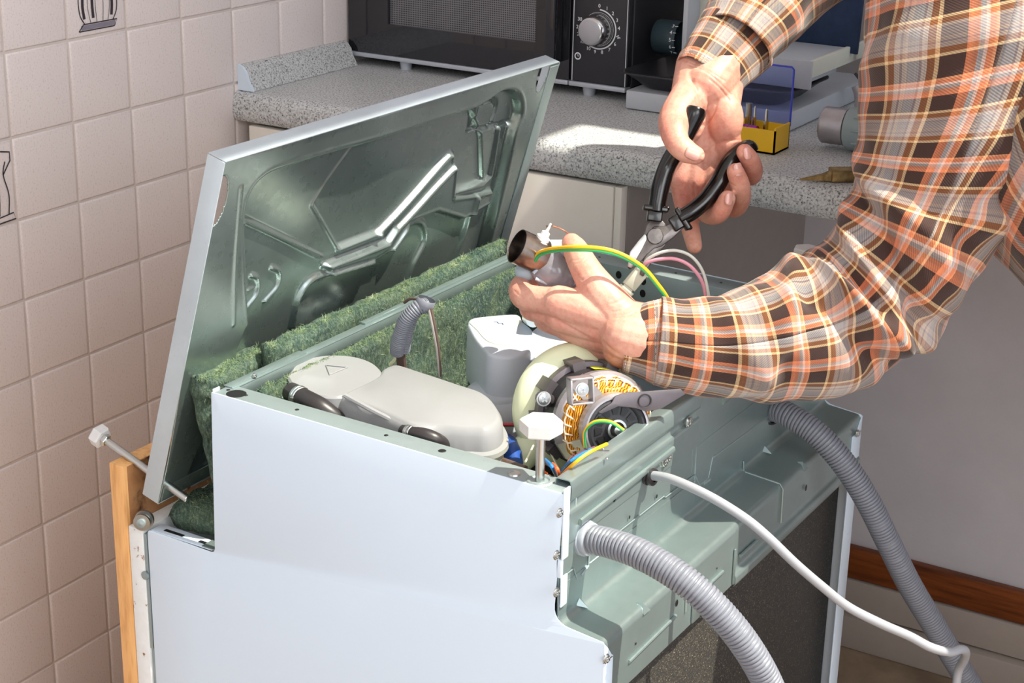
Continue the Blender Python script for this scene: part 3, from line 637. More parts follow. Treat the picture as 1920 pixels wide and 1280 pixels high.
# seams and pressed ribs on the step
def ridge(pts, r, mat='galv', name='rib', parent=DW, sq=None): return MB().tube(pts, r, 8, squash=sq).build(name, M[mat], parent, smooth=True)
for y in (.155, .375):
    ridge([(-.0005, y, ST+.012), (.001, y, ST+.0006), (.0405, y, ST-.0030), (.0442, y, ST-.0078), (.0448, y, ST-.045)], .0011)
ridge([(.0445, .045, ST-.043), (.0445, .135, ST-.040)], .0017); ridge([(.0445, .185, ST-.040), (.0445, .235, ST-.039)], .0017); ridge([(.0445, .275, ST-.040), (.0445, .315, ST-.040)], .0017)
for y0, y1 in ((.155, .185), (.245, .262)):
    MB().box(.0442, .0462, y0+.014, y1, ST-.064, ST-.026).build('overlap_plate', M['galv'], DW, bevel=.0008)
for y, x in ((.028, 0), (.125, .022), (.40, .0)):
    pass
b = MB()
for y in (.036, .43): b.add([(-.0012, y, ST+.009), (-.0012, y+.006, ST+.004), (.007, y+.002, ST+.0006), (-.0012, y-.005, ST+.004)], [(0, 1, 2), (0, 2, 3), (1, 3, 2), (0, 3, 1)])
for y in (.075, .435): b.add([(.040, y, ST-.0010), (.045, y+.006, ST-.009), (.045, y-.006, ST-.009), (.034, y, ST-.0022)], [(0, 1, 2), (0, 3, 1), (0, 2, 3), (1, 3, 2)])
b.build('gusset', M['galv'], DW, smooth=True, kind='stuff')
# pressed rib on the rear rail, seams on the wall
ridge([(.0002, .03, -.0455), (.0002, .205, -.042)], .0022, sq=(Vector((0, 0, 1)), 1.6))
ridge([(-.0020, .315, -.032), (-.0020, .365, -.031)], .0024, sq=(Vector((0, 0, 1)), 1.5))
def seam(pxs, r=.0006, x=-.0018): return MB().tube([onX(a, c, x) for a, c in pxs], r, 6).build('sheet_seam', M['galvflat'], DW)
seam([(1160, 997), (1245, 930), (1248, 932), (1303, 890), (1312, 909), (1328, 896), (1336, 858), (1440, 780)])
seam([(1337, 857), (1436, 785)], .0011); seam([(1320, 905), (1330, 898)], .002)
seam([(1105, 1040), (1103, 1060), (1090, 1078)], .0011); seam([(1054, 1083), (1076, 1065), (1082, 1085)], .0006)
for px, r_ in (((1152, 934), .0033), ((1180, 969), .0017), ((1231, 930), .0019), ((1282, 790), .0)):
    if r_: hole_shade(onX(*px, -.0015), (1, 0, 0), r_, DW, .7, (0, 1, 0))
for px, r_ in (((1511, 914), .0032), ((1344, 1065), .0010), ((1192, 1206), .0012), ((1269, 1130), .003)): hole_shade(onX(*px, .0442), (1, 0, 0), r_, DW, .7, (0, 1, 0))
screw(onX(1291, 790, .0005), (1, 0, 0), .0046)
screw(onX(1245, 866, -.0015), (1, 0, 0), .0040); screw(onX(1252, 858, -.0015), (1, 0, 0), .0036)
for px in ((1131, 841), (1138, 859)): MB().lathe([(.0016, 0), (.001, .0008), (0, .001)], onZ(px[0], px[1], -.0013), (0, 0, 1), 10).build('rivet', M['steel'], DW, smooth=True)
# bitumen mat of the tub, tub side behind
mat_ = MB().box(.012, .026, .016, W-.004, FZ+.01, ST-.03).build('bitumen_mat', M['bitumen'], DW, bevel=.002)
MB().box(-.45, .010, .03, W-.03, FZ+.02, -.235).build('tub', M['galvflat'], DW, bevel=.01)
MB().box(-.36, -.004, .03, W-.03, -.234, -.150).build('tub_base', M['fan'], DW, bevel=.012, label='black plastic base under the parts')

# green felt insulation
def felt_slab(name, org, eu, ev, en, th, nu, nv, parent, amp=.0035, seed=0, taper=None):
    """closed rough slab: org + u*eu + v*ev, thickness along en"""
    org, eu, ev, en = map(Vector, (org, eu, ev, en)); v = []; f = []
    def P(u, w_, side):
        p = org+eu*u+ev*w_; q = p*38+Vector((seed, seed, 0)); d = noise.noise(q)*amp*.9+noise.noise(q*3.3)*amp*.4+noise.noise(q*9)*amp*.35
        e = min(u*eu.length, (1-u)*eu.length, w_*ev.length, (1-w_)*ev.length); k = min(1, (e/.007))**.5 if e < .007 else 1
        tt = th*(taper(u, w_) if taper else 1)
        return p+en*((tt/2)*k*(1 if side else -1)+d*(1 if side else .3))+(eu.normalized()*noise.noise(q*2+Vector((9, 0, 0)))+ev.normalized()*noise.noise(q*2+Vector((0, 9, 0))))*amp*.9
    for s_ in (0, 1):
        for i in range(nu+1):
            for j in range(nv+1): v.append(P(i/nu, j/nv, s_))
    n = (nu+1)*(nv+1); I = lambda s_, i, j: s_*n+i*(nv+1)+j
    for i in range(nu):
        for j in range(nv):
            f.append((I(0, i, j), I(0, i, j+1), I(0, i+1, j+1), I(0, i+1, j))); f.append((I(1, i, j), I(1, i+1, j), I(1, i+1, j+1), I(1, i, j+1)))
    for i in range(nu): f.append((I(0, i, 0), I(0, i+1, 0), I(1, i+1, 0), I(1, i, 0))); f.append((I(0, i, nv), I(1, i, nv), I(1, i+1, nv), I(0, i+1, nv)))
    for j in range(nv): f.append((I(0, 0, j), I(1, 0, j), I(1, 0, j+1), I(0, 0, j+1))); f.append((I(0, nu, j), I(0, nu, j+1), I(1, nu, j+1), I(1, nu, j)))
    me = bpy.data.meshes.new(name); me.from_pydata(v, [], f); me.update(); autosmooth(me, 80)
    o = link(name, me, M['felt'], parent)
    return o, P
def fibres(parent, P, n, ln_=.006, both=False):
    v = []; f = []
    for k in range(n):
        u, w_ = random.random(), random.random()
        if random.random() < .3: w_ = random.choice((.985, .995))
        p = P(u, w_, 1); d = Vector((random.gauss(0, 1), random.gauss(0, 1), random.gauss(0, 1))).normalized(); L_ = ln_*random.uniform(.4, 1.2)
        a = p+d*L_*.5+Vector((0, 0, 0)); d2 = (d+Vector((random.gauss(0, .5), random.gauss(0, .5), random.gauss(0, .5)))).normalized(); c = a+d2*L_*.5
        s_ = d.orthogonal().normalized()*.00014; m = len(v); v += [p-s_, p+s_, a+s_, a-s_, c]; f += [(m, m+1, m+2, m+3), (m+3, m+2, m+4)]
    me = bpy.data.meshes.new('fibres'); me.from_pydata(v, [], f); me.update(); return link('fibres', me, M['fibre'], parent, kind='stuff')
o, P = felt_slab('felt_lining', (-.352, .04, -.235), (0, .53, 0), (0, 0, .228), (1, 0, 0), .012, 120, 56, DW, seed=3); fibres(o, P, 14000)
o, P = felt_slab('felt_blanket', (-.388, .10, -.16), (0, .44, 0), (-.004, 0, .172), (1, 0, .0), .020, 110, 44, DW, seed=11); fibres(o, P, 12000)
# the near end of the blanket, drooping towards the corner
def tp_(u, w_): return .35+.9*w_
o, P = felt_slab('felt_blanket', (-.380, .020, -.160), (-.012, .10, 0), (-.026, -.004, .160), (.98, .15, 0), .026, 40, 60, DW, seed=23, taper=tp_, amp=.0045); fibres(o, P, 5000)
o, P = felt_slab('felt_flap', (-.456, .022, -.158), (0, .27, 0), (.078, 0, .006), (0, 0, 1), .034, 60, 24, DW, seed=31, amp=.005); fibres(o, P, 5000)

# the swung-open bottom plate
LB, LT = Vector((-.452, .004, -.136)), Vector((-.350, .004, .2175)); LV = LT-LB; LL = LV.length; ev = LV.normalized(); LN = Vector((ev.z, 0, -ev.x)); LW = .583   # LN faces the machine
lid = MB()
def lidpx(px, py):
    """pixel of the photograph to (u along Y, v along the plate)"""
    d = Vector(ray(px, py)); c = Vector(CAM); o0 = LB+LN*.0; t = (o0-c).dot(LN)/d.dot(LN); p = c+d*t-o0
    return (p.y, p.dot(ev))
def cp(x, y): return lidpx(430+x/2.51, 130+y/2.51)
NU, NV = 420, 270
U, V = np.meshgrid(np.linspace(0, LW, NU+1), np.linspace(0, LL, NV+1), indexing='ij')
def pdist(poly, closed=False):
    D = np.full(U.shape, 9.0); pts = list(poly)+([poly[0]] if closed else [])
    for (x0, y0), (x1, y1) in zip(pts[:-1], pts[1:]):
        dx, dy = x1-x0, y1-y0; L2 = dx*dx+dy*dy+1e-12; t = np.clip(((U-x0)*dx+(V-y0)*dy)/L2, 0, 1); D = np.minimum(D, np.hypot(U-x0-t*dx, V-y0-t*dy))
    return D
def inside(poly):
    ins = np.zeros(U.shape, bool)
    for (x0, y0), (x1, y1) in zip(poly, poly[1:]+poly[:1]):
        c = ((y0 > V) != (y1 > V)) & (U < (x1-x0)*(V-y0)/(y1-y0+1e-12)+x0); ins ^= c
    return ins
def smooth_px(pts, n=6): return [tuple(q) for q in crom([cp(*p) for p in pts], n)]
def step(poly, wd, h):
    d = pdist(poly, True); s_ = np.where(inside(poly), d, -d); t = np.clip(s_/wd+.5, 0, 1); return h*(t*t*(3-2*t))
def rib(pts, wd, h): d = pdist(pts); return h*np.exp(-(d/wd)**2)
mg = .022
border = smooth_px([(95, 1200), (92, 900), (88, 720), (105, 600), (170, 510), (300, 455), (700, 330), (1150, 190), (1290, 110), (1360, 115), (1380, 200), (1345, 320), (1290, 560), (1230, 800), (1180, 1000)], 6)
Hh = np.zeros(U.shape)
Hh += step([(p[0], p[1]) for p in border]+[(LW-.06, -.02), (.03, -.02)], .011, -.012)
isl = [cp(*p) for p in [(430, 655), (490, 560), (620, 380), (1180, 205), (1230, 330), (1230, 540), (1085, 610), (1110, 430), (1085, 425), (735, 790), (550, 862)]]
Hh += step(isl, .004, -.0035)
tri = [cp(*p) for p in [(485, 935), (775, 828), (815, 770), (1110, 470), (1090, 620), (1180, 605), (1260, 585), (1250, 640), (1130, 715), (1010, 680), (880, 725), (790, 860), (690, 920), (500, 975)]]
Hh += step(tri, .005, .006)
Hh += rib([cp(*p) for p in [(735, 790), (1098, 425)]], .0035, .004)+rib([cp(*p) for p in [(550, 862), (735, 790)]], .003, .004)+rib([cp(*p) for p in [(480, 940), (770, 830), (810, 770)]], .003, .004)
Hh += rib([cp(*p) for p in [(90, 722), (470, 900)]], .0022, .0035)+rib(smooth_px([(840, 1080), (900, 930), (955, 820), (950, 750), (910, 735), (850, 770), (790, 860)]), .0035, .0045)
Hh += rib([cp(*p) for p in [(1188, 620), (1150, 760), (1090, 920)]], .0035, .005)
Hh += rib(smooth_px([(1190, 310), (1215, 190), (1250, 175), (1290, 165), (1300, 200), (1272, 285)], 5), .0028, -.0045)+rib([cp(*p) for p in [(1180, 315), (1350, 268)]], .0025, -.004)+rib([cp(*p) for p in [(1188, 300), (1200, 195)]], .003, .004)
Hh += rib([cp(*p) for p in [(1305, 290), (1262, 520), (1225, 560), (1110, 590)]], .004, .0045)
Hh += rib(smooth_px([(340, 1230), (360, 1110), (410, 1020), (500, 975), (690, 920)], 6), .0035, .005)
Hh += rib(smooth_px([(150, 995), (178, 1010), (170, 1080), (108, 1158)], 5), .0018, .0032)+rib(smooth_px([(240, 955), (275, 975), (268, 1040), (208, 1112)], 5), .0018, .0032)+rib([cp(*p) for p in [(135, 1062), (160, 1050)]], .0015, .002)
Hh += rib([cp(*p) for p in [(60, 560), (20, 1200)]], .002, .0012)
Hh += rib(border, .0035, .0035)+rib(isl+[isl[0]], .0022, .0022)+rib(tri+[tri[0]], .0025, .0022)
Hh += .0022*np.sin(U*16+1)*np.sin(V*15+.6)+.0008*np.sin(U*37+2)*np.sin(V*31)
notch = []
kc0 = cp(2, 510); kc1 = cp(1440, 70)
v = []; 
base = np.array(LB); E1 = np.array((0, 1, 0)); E2 = np.array(ev); E3 = np.array(LN)
Pp = base+U[..., None]*E1+V[..., None]*E2+Hh[..., None]*E3
idx = np.arange((NU+1)*(NV+1)).reshape(NU+1, NV+1)
# half-round cut-outs near the two upper corners
cut = (((U-.004)**2/.012**2+(V-(LL-.040))**2/.026**2) < 1) | (((U-(LW-.032))**2/.012**2+(V-(LL-.004))**2/.028**2) < 1)
q = np.stack([idx[:-1, :-1], idx[1:, :-1], idx[1:, 1:], idx[:-1, 1:]], -1).reshape(-1, 4)
cm = (cut[:-1, :-1] & cut[1:, :-1] & cut[1:, 1:] & cut[:-1, 1:]).reshape(-1)
me = bpy.data.meshes.new('bottom_plate'); me.from_pydata(Pp.reshape(-1, 3).tolist(), [], q[~cm].tolist()); me.update()
me.polygons.foreach_set('use_smooth', [True]*len(me.polygons))
lidp = link('bottom_plate', me, M['lidmetal'], DW); m_ = lidp.modifiers.new('th', 'SOLIDIFY'); m_.thickness = .0009; m_.offset = -1
def lp(u, v_, h): return LB+Vector((0, 1, 0))*u+ev*v_+LN*h
def lbox(u0, u1, v0, v1, h0, h1):
    b = MB(); vv = [lp(a, c, d) for a in (u0, u1) for c in (v0, v1) for d in (h0, h1)]
    return b.add(vv, [(0, 1, 3, 2), (4, 6, 7, 5), (0, 4, 5, 1), (2, 3, 7, 6), (0, 2, 6, 4), (1, 5, 7, 3)])
RIM = .019
b = lbox(-.0014, 0, .0, LL, -RIM, .0012); b.build('rim', M['galvblue'], lidp, bevel=.0006)
lbox(LW, LW+.0014, .0, LL, -RIM, .0012).build('rim', M['galvblue'], lidp, bevel=.0006)
lbox(0, LW, LL, LL+.0014, -RIM, .0012).build('rim', M['galvblue'], lidp, bevel=.0006)
lbox(0, LW, -.0014, .0, -RIM, .0012).build('rim', M['galvblue'], lidp, bevel=.0006)
lbox(LW-.020, LW-.0005, .0, LL-.002, .0004, .0022).build('flange', M['galvflat'], lidp, bevel=.0008)
lbox(.003, LW-.03, .002, .018, .0006, .0024).build('flange', M['lidmetal'], lidp, bevel=.0008)
for px in ((357, 893), (352, 912)):
    u_, v_ = lidpx(*px); MB().lathe([(.0022, 0), (.0022, .0008), (0, .0008)], lp(u_, v_, .001), LN, 12).build('rivet', M['copperwire'], lidp, smooth=True)
# white clip behind the felt
c0 = lp(*lidpx(650, 595), .004); cl = MB()
Rl = Matrix((Vector((0, 1, 0)), ev, LN)).transposed().to_4x4(); Rl.translation = c0
cl.box(-.045, .028, -.012, .006, 0, .006, Rl); cl.box(-.012, .034, -.004, .012, .004, .013, Rl); cl.box(-.02, .018, .008, .012, .004, .016, Rl); cl.lathe([(0, 0), (.007, .0), (.007, .012), (.005, .016), (0, .018)], c0+ev*.012+Vector((0, .012, 0)), LN, 16)
cl.build('plastic_clip', M['capwhite'], lidp, bevel=.002)
# feet: threaded bolts with a hexagonal plastic cap
def threaded(a, b_, r, mat='steel', pitch=.0013):
    a, b_ = Vector(a), Vector(b_); L_ = (b_-a).length; n = int(L_/pitch); prof = []
    for i in range(n): prof += [(r*.90, i*pitch), (r, (i+.5)*pitch)]
    prof = [(0, 0)]+prof+[(r*.8, L_), (0, L_)]; return MB().lathe(prof, a, b_-a, 14)
def foot(head, tip, R_, hh, name='levelling_foot', hexn=6, nut=False, parent=DW, rot=0):
    head, tip = Vector(head), Vector(tip); ax = (tip-head).normalized()
    ft = threaded(head, tip, .0040).build(name, M['steel'], parent, smooth=True, auto=80)
    b = MB(); b.hexa(head, ax, R_, -hh*.5, hh*.5, hexn, .0015, rot); b.build('foot_pad', M['capwhite'], ft, smooth=True, auto=25)
    if nut: MB().hexa(head+ax*hh*.5, ax, R_*.55, 0, .005, 6, .0006).build('nut', M['steel'], ft, smooth=True, auto=25)
    return ft
foot(onY(187, 817, .014), onY(352, 936, .014), .0115, .011, nut=True, rot=.3)
q = onF(1012, 901)
foot(q+Vector((0, 0, .049)), q-Vector((0, 0, .02)), .0180, .0125, rot=.35)
q = onZ(1508, 545, -.05); q2 = Vector((-.02, W-.02, 0)); foot(H(1512, 475, depth_of((-.01, W-.02, .03))), H(1512, 475, depth_of((-.01, W-.02, .03)))-Vector((0, 0, .06)), .0150, .014)
# door seen edge-on: white inner door, beech front board, hinge
b = MB(); b.box(-.4885, -.4695, -.001, W, FZ+.004, -.168); dr_ = b.build('door', M['rusty'], DW, bevel=.0018)
MB().box(-.4690, -.4655, .002, W-.002, FZ+.01, -.30).build('door_seal', M['galvflat'], DW)
MB().box(-.5085, -.4890, -.001, .62, FZ+.012, -.1055).build('front_board', M['wood'], DW, bevel=.0008)
MB().box(-.4889, -.4884, .003, .60, -.17, -.1065).build('board_face', M['woodface'], DW)
hc = onY(272, 972, .006); hg = MB().lathe([(0, 0), (.0095, 0), (.0095, .0035), (.006, .0036), (.006, .008), (.0085, .0081), (.0085, .0105), (.0035, .011), (0, .011)], hc, (.45, -1, .05), 28).build('hinge', M['steel'], DW, smooth=True, auto=40)
MB().lathe([(.0045, 0), (.0045, .002), (0, .003)], hc+Vector((.45, -1, .05)).normalized()*.011, (.45, -1, .05), 16).build('rivet', M['galvflat'], hg, smooth=True)
MB().box(-.4695, -.4655, .0, .012, -.30, -.172).build('hinge_bracket', M['galvflat'], DW, bevel=.001)
MB().lathe([(.0045, 0), (.0045, .0015), (0, .002)], onY(273, 1078, -.001), (0, -1, 0), 14).build('rivet', M['galvflat'], DW, smooth=True)
# ------------------------------------------------------------------ translucent tank
def tank_solid(name, top_px, z, mat, parent, layers, label=None):
    """stack of outlines: layers = (inset, z)"""
    c = [np.array(onZ(x, y, z))[:2] for x, y in top_px]; P = np.array([p for p in crom(c+[c[0]], 5)][:-1]); n = len(P)
    area2 = np.sum(P[:, 0]*np.roll(P[:, 1], -1)-np.roll(P[:, 0], -1)*P[:, 1]); sg = 1 if area2 > 0 else -1
    Tn = np.roll(P, -1, 0)-np.roll(P, 1, 0); Tn /= np.linalg.norm(Tn, axis=1)[:, None]; Nn = np.stack([Tn[:, 1], -Tn[:, 0]], 1)*sg
    v = []; f = []
    for ins, zz in layers:
        Q = P-Nn*ins; v += [(a, b_, zz) for a, b_ in Q]
    for i in range(len(layers)-1):
        for j in range(n): f.append((i*n+j, i*n+(j+1) % n, (i+1)*n+(j+1) % n, (i+1)*n+j))
    f.append(tuple(range(n))); f.append(tuple(range((len(layers)-1)*n, len(layers)*n))[::-1])
    b = MB(); b.add(v, f); return b.build(name, M[mat], parent, smooth=True, auto=40, label=label)
body_px = [(640, 738), (705, 706), (718, 690), (745, 682), (790, 695), (860, 718), (905, 734), (930, 758), (936, 785), (915, 800), (880, 800), (825, 797), (780, 800), (752, 786), (700, 762), (660, 748)]
tk = tank_solid('water_tank', body_px, -.006, 'tank', DW, [(.004, -.006), (.001, -.0075), (-.003, -.014), (-.004, -.028), (-.0085, -.030), (-.009, -.034), (-.005, -.036), (-.002, -.075), (0, -.12)])
lobe_px = [(538, 706), (553, 684), (580, 671), (620, 665), (665, 668), (700, 680), (716, 698), (705, 716), (670, 734), (630, 744), (585, 738), (552, 724)]
lb_ = tank_solid('tank_lobe', lobe_px, -.008, 'tank', tk, [(.002, -.008), (0, -.010), (-.0015, -.030), (-.001, -.10)])
cap_px = [(818, 832), (840, 822), (880, 808), (905, 800), (915, 812), (908, 826), (880, 838), (850, 846), (825, 845)]
tank_solid('tank_cap', cap_px, -.045, 'tank', tk, [(.001, -.045), (-.002, -.047), (-.002, -.055), (.002, -.057), (.002, -.09)])
tank_solid('tank_neck', [(523, 722), (545, 705), (575, 712), (585, 735), (560, 750), (528, 742)], -.022, 'tankgreen', tk, [(.002, -.022), (0, -.024), (0, -.07)])
a_ = onZ(567, 728, -.022); MB().tube([a_, onZ(622, 738, -.022)], .0115, 20).build('inlet_tube', M['bluegrey'], tk, smooth=True)
b = MB()
for px in ((800, 800), (812, 804), (826, 806), (840, 806), (854, 805), (868, 803)):
    q = onZ(px[0], px[1], -.014); b.tube([q+Vector((0, 0, -.002)), q+Vector((.004, -.006, -.022))], .0022, 8)
b.build('moulded_ribs', M['tank'], tk, smooth=True)
MB().tube(crom([onZ(648, 742, -.005), onZ(700, 770, -.008), onZ(760, 800, -.016), onZ(800, 818, -.03)], 6), .0025, 8).build('weld_bead', M['tank'], tk, smooth=True)
tri_ = [onZ(611, 684, -.0072), onZ(652, 688, -.0072), onZ(618, 702, -.0072)]; MB().tube(tri_+[tri_[0], tri_[1]], .0006, 6).build('arrow_mark', M['tank'], tk, smooth=True)
for pts, rr, cl_ in (([(546, 735, -.016), (566, 746, -.015), (600, 765, -.018), (640, 790, -.030), (660, 806, -.045)], [.0095, .0098, .0105, .0072, .006], ((556, 741), (567, 747))),
                     ([(757, 808, -.016), (772, 812, -.014), (800, 818, -.014), (825, 829, -.02), (850, 850, -.04)], [.0062, .0066, .0072, .0068, .006], ((770, 812), (784, 815)))):
    P = crom([tuple(onZ(*p)) for p in pts], 6); R_ = [float(np.interp(i/6, range(len(rr)), rr)) for i in range(len(P))]
    hs = MB().tube(P, R_, 20).build('rubber_hose', M['rubber'], DW, smooth=True)
    k0 = 5; a_, c_ = Vector(P[k0]), Vector(P[k0+1]); ax = (c_-a_).normalized(); r0 = R_[k0]
    cb_ = MB().lathe([(r0*1.03, -.0035), (r0*1.09, -.003), (r0*1.09, -.0005), (r0*1.04, 0), (r0*1.09, .0005), (r0*1.09, .003), (r0*1.03, .0035)], a_, ax, 28); cb_.box(a_.x-.002, a_.x+.002, a_.y-r0-.003, a_.y-r0, a_.z-.004, a_.z+.003); cb_.build('hose_clamp', M['steel'], hs, smooth=True)
# little yellow valve and blue taped cable below the flange
q = onZ(916, 846, -.05); b = MB(); b.tube([q-Vector((.02, .0, 0)), q], .0055, 14); b.build('nozzle', M['tank'], DW, smooth=True)
q = onZ(920, 850, -.052); b = MB(); b.lathe([(.009, -.006), (.010, 0), (.008, .008), (.005, .010), (0, .010)], q, (.8, -.4, .3), 20); b.build('valve_ring', M['limelabel'], DW, smooth=True)
b = MB(); b.tube([onZ(935, 862, -.045), onZ(985, 880, -.045)], .0038, 10); b.build('rod', M['brownwire'], DW, smooth=True)
b = MB(); b.tube(crom([onZ(950, 828, -.055), onZ(958, 845, -.05), onZ(964, 870, -.055)], 5), [.008, .0085, .0095, .009, .0088, .009, .0095, .0092, .009, .0088, .0085][:11], 12); b.build('taped_cable', M['bluetape'], DW, smooth=True)
q = onZ(1005, 868, -.075); b = MB(); b.lathe([(.017, -.06)]+[(r_, -.04+i*.006) for i, r_ in enumerate((.019, .0165, .019, .0165, .019, .0165, .018))]+[(.010, .002), (0, .002)], q, (0, 0, 1), 28); b.build('float_bellows', M['rubber'], DW, smooth=True)
for a_, c_ in (((1000, 835, -.03), (985, 866, -.03)), ((1030, 845, -.05), (1048, 880, -.05))): MB().tube([onZ(*a_), onZ(*c_)], .0009, 6).build('cable_tie', M['ties'], DW)
b = MB(); b.box(-.11, -.03, .05, .14, -.115, -.100); b.box(-.11, -.03, .09, .096, -.10, -.085); b.build('pump_bracket', M['cream'], DW, bevel=.002)
b = MB(); b.box(-.16, -.145, .04, .20, -.13, -.055); b.build('grey_duct', M['bluegrey'], DW, bevel=.004)
# ------------------------------------------------------------------ white softener body
zc = -.055; cb0 = onZ(930, 742, zc)
sf = MB().lathe([(.046, -.09), (.046, -.025), (.0445, -.012), (.040, -.003), (.034, .002), (.031, .003), (.030, .006), (.028, .008), (0, .009)], cb0, (0, 0, 1), 56).build('water_softener', M['whiteplastic'], DW, smooth=True, auto=50)
tz = -.004
tank_solid('softener_top', [(877, 608), (881, 598), (905, 593), (968, 589), (980, 602), (998, 618), (1002, 640), (988, 660), (955, 668), (920, 664), (905, 650), (890, 632)], tz, 'whiteplastic', sf, [(.002, tz), (.0003, tz-.0012), (-.0005, tz-.004), (-.0015, -.06)])
tank_solid('top_face', [(880, 606), (884, 600), (905, 595), (966, 591), (977, 603), (960, 622), (975, 632), (974, 643), (955, 648), (915, 640), (893, 618)], tz+.0006, 'ivory', sf, [(.0006, tz+.0008), (.0003, tz+.0002)])
q = onZ(935, 606, tz+.001); MB().tube(crom([q+Vector((-.006, 0, 0)), q+Vector((-.003, .0022, 0)), q, q+Vector((.003, .0022, 0)), q+Vector((.006, -.001, 0))], 4), .0005, 6).build('pen_mark', M['bluetape'], sf)
tank_solid('softener_side', [(985, 640), (1000, 615), (1040, 605), (1075, 625), (1080, 660), (1050, 690), (1005, 680)], -.012, 'whiteplastic', sf, [(.003, -.012), (0, -.015), (0, -.13)])
MB().tube([onZ(992, 596, .0), onZ(1000, 600, .012)], .0075, 14).build('valve_stub', M['paleblue'], sf, smooth=True)
# ------------------------------------------------------------------ circulation pump
A = Vector((.74, -.63, .18)).normalized(); C0 = H(1155, 804, 1.513)     # centre of the rotor end
def pt(a, r, h):
    e1 = (Vector((0, 0, 1))-A*A.z).normalized(); e2 = A.cross(e1); return C0+A*h+(e1*math.cos(a)+e2*math.sin(a))*r
E1 = (Vector((0, 0, 1))-A*A.z).normalized(); E2 = A.cross(E1)
RM = .0400
pm = MB().lathe([(.050, -.098), (.0545, -.096), (.0545, -.088), (.052, -.084), (.044, -.078), (.036, -.076), (.0, -.076)], C0, A, 64).build('circulation_pump', M['cream'], DW, smooth=True, auto=40)
b = MB(); b.tube([pt(2.2, .045, -.092), pt(2.2, .075, -.092)], .014, 18); b.box(-.007, .007, -.060, -.03, -.004, .004, Matrix.Translation(C0-A*.088) @ Matrix((E2, E1, A)).transposed().to_4x4())
b.lathe([(.035, -.13), (.040, -.098)], C0, A, 32); b.build('pump_housing', M['cream'], pm, smooth=True, auto=40)
MB().lathe([(RM-.004, -.071), (RM-.001, -.069), (RM-.001, -.034), (RM-.004, -.032), (RM-.012, -.032)], C0, A, 64).build('stator_core', M['lamination'], pm, smooth=True, auto=40)
b = MB(); b.lathe([(RM-.002, -.074), (RM+.003, -.073), (RM+.003, -.064), (RM-.001, -.063)], C0, A, 64)
for k in range(9):
    a = k*2*PI/9+.2; Rm = Matrix((E2*math.cos(a)-E1*math.sin(a), E1*math.cos(a)+E2*math.sin(a), A)).transposed().to_4x4(); Rm.translation = C0
    b.box(-.0055, .0055, RM-.002, RM+.0055, -.082, -.056, Rm)
b.build('rear_bearing_shield', M['alu2'], pm, smooth=True, auto=30)
sh = MB(); sh.lathe([(RM-.001, -.034), (RM+.0015, -.034), (RM+.0015, -.028), (RM-.001, -.024)], C0, A, 64)
sh.lathe([(RM-.001, -.024), (RM-.004, -.022), (RM-.0075, -.022)], C0, A, 64)
for k in range(4):
    a = k*PI/2+.52; Rm = Matrix((E2*math.cos(a)-E1*math.sin(a), E1*math.cos(a)+E2*math.sin(a), A)).transposed().to_4x4(); Rm.translation = C0
    vv = [(-.0065, RM-.001, -.030), (.0065, RM-.001, -.030), (.0065, RM+.001, -.026), (-.0065, RM+.001, -.026)]
    pr_ = [(RM+.0015, -.034), (RM+.0015, -.028), (RM-.003, -.021), (.026, -.006), (.024, -.006), (RM-.008, -.024), (RM-.004, -.034)]
    n_ = len(pr_); v0 = [Rm @ Vector((x, y, z)) for x in (-.0075, .0075) for y, z in pr_]; sh.add(v0, [tuple(range(n_))[::-1], tuple(range(n_, 2*n_))]+[(i, (i+1) % n_, n_+(i+1) % n_, n_+i) for i in range(n_)])
sh.lathe([(.0265, -.010), (.0285, -.008), (.0285, .000), (.0265, .003), (.0250, .003), (.0250, -.004)], C0, A, 48)
sh.build('front_bearing_shield', M['alu'], pm, smooth=True, auto=30)
# coil heads under the spokes
co = MB(); N_ = 90
for r0, h0, rt in ((.0315, -.022, .0062), (.0275, -.016, .0045)):
    cp_ = [pt(2*PI*i/N_, r0+.0006*math.sin(i*.9), h0) for i in range(N_+1)]; co.tube(cp_, [rt*(1+.06*math.sin(i*1.7)) for i in range(N_+1)], 12)
wd_ = co.build('copper_winding', M['copper'], pm, smooth=True, auto=80)
ls = MB()
for k in range(30):
    a = 2*PI*k/30; ls.tube([pt(a-.05, .0375, -.024), pt(a, .0360, -.0165), pt(a+.05, .0310, -.0150), pt(a+.08, .0265, -.0118)], .0007, 6)
ls.tube([pt(2*PI*i/60, .0365+.0007*(i % 2), -.0172) for i in range(61)], .0006, 6); ls.build('lacing_cord', M['whitestring'], wd_, smooth=True)
MB().lathe([(0, -.034), (RM-.006, -.034)], C0, A, 40).build('core_face', M['core_hole_shade'], pm)
fan = MB().lathe([(.0245, -.004), (.0245, .0015), (.022, .0025), (.0205, .0015), (.0195, -.001), (0, -.001)], C0, A, 56).build('rotor_end', M['fan'], pm, smooth=True, auto=40)
b = MB()
for k in range(12):
    a = 2*PI*k/12; b.add([pt(a-.15, .0115, .0), pt(a+.15, .0115, 0), pt(a+.19, .0180, 0), pt(a-.19, .0180, 0)], [(0, 1, 2, 3)])
b.build('rotor_window_shade', M['core_hole_shade'], fan, kind='stuff')  # flat dark quads paint the shade of the rotor openings
MB().lathe([(.0085, -.001), (.0080, .003), (.0062, .0032), (.0058, -.0005)], C0, A, 28).build('hub', M['steel'], fan, smooth=True)
MB().lathe([(.0040, -.001), (.0036, .006), (0, .0065)], C0, A, 18).build('shaft', M['steel'], fan, smooth=True)
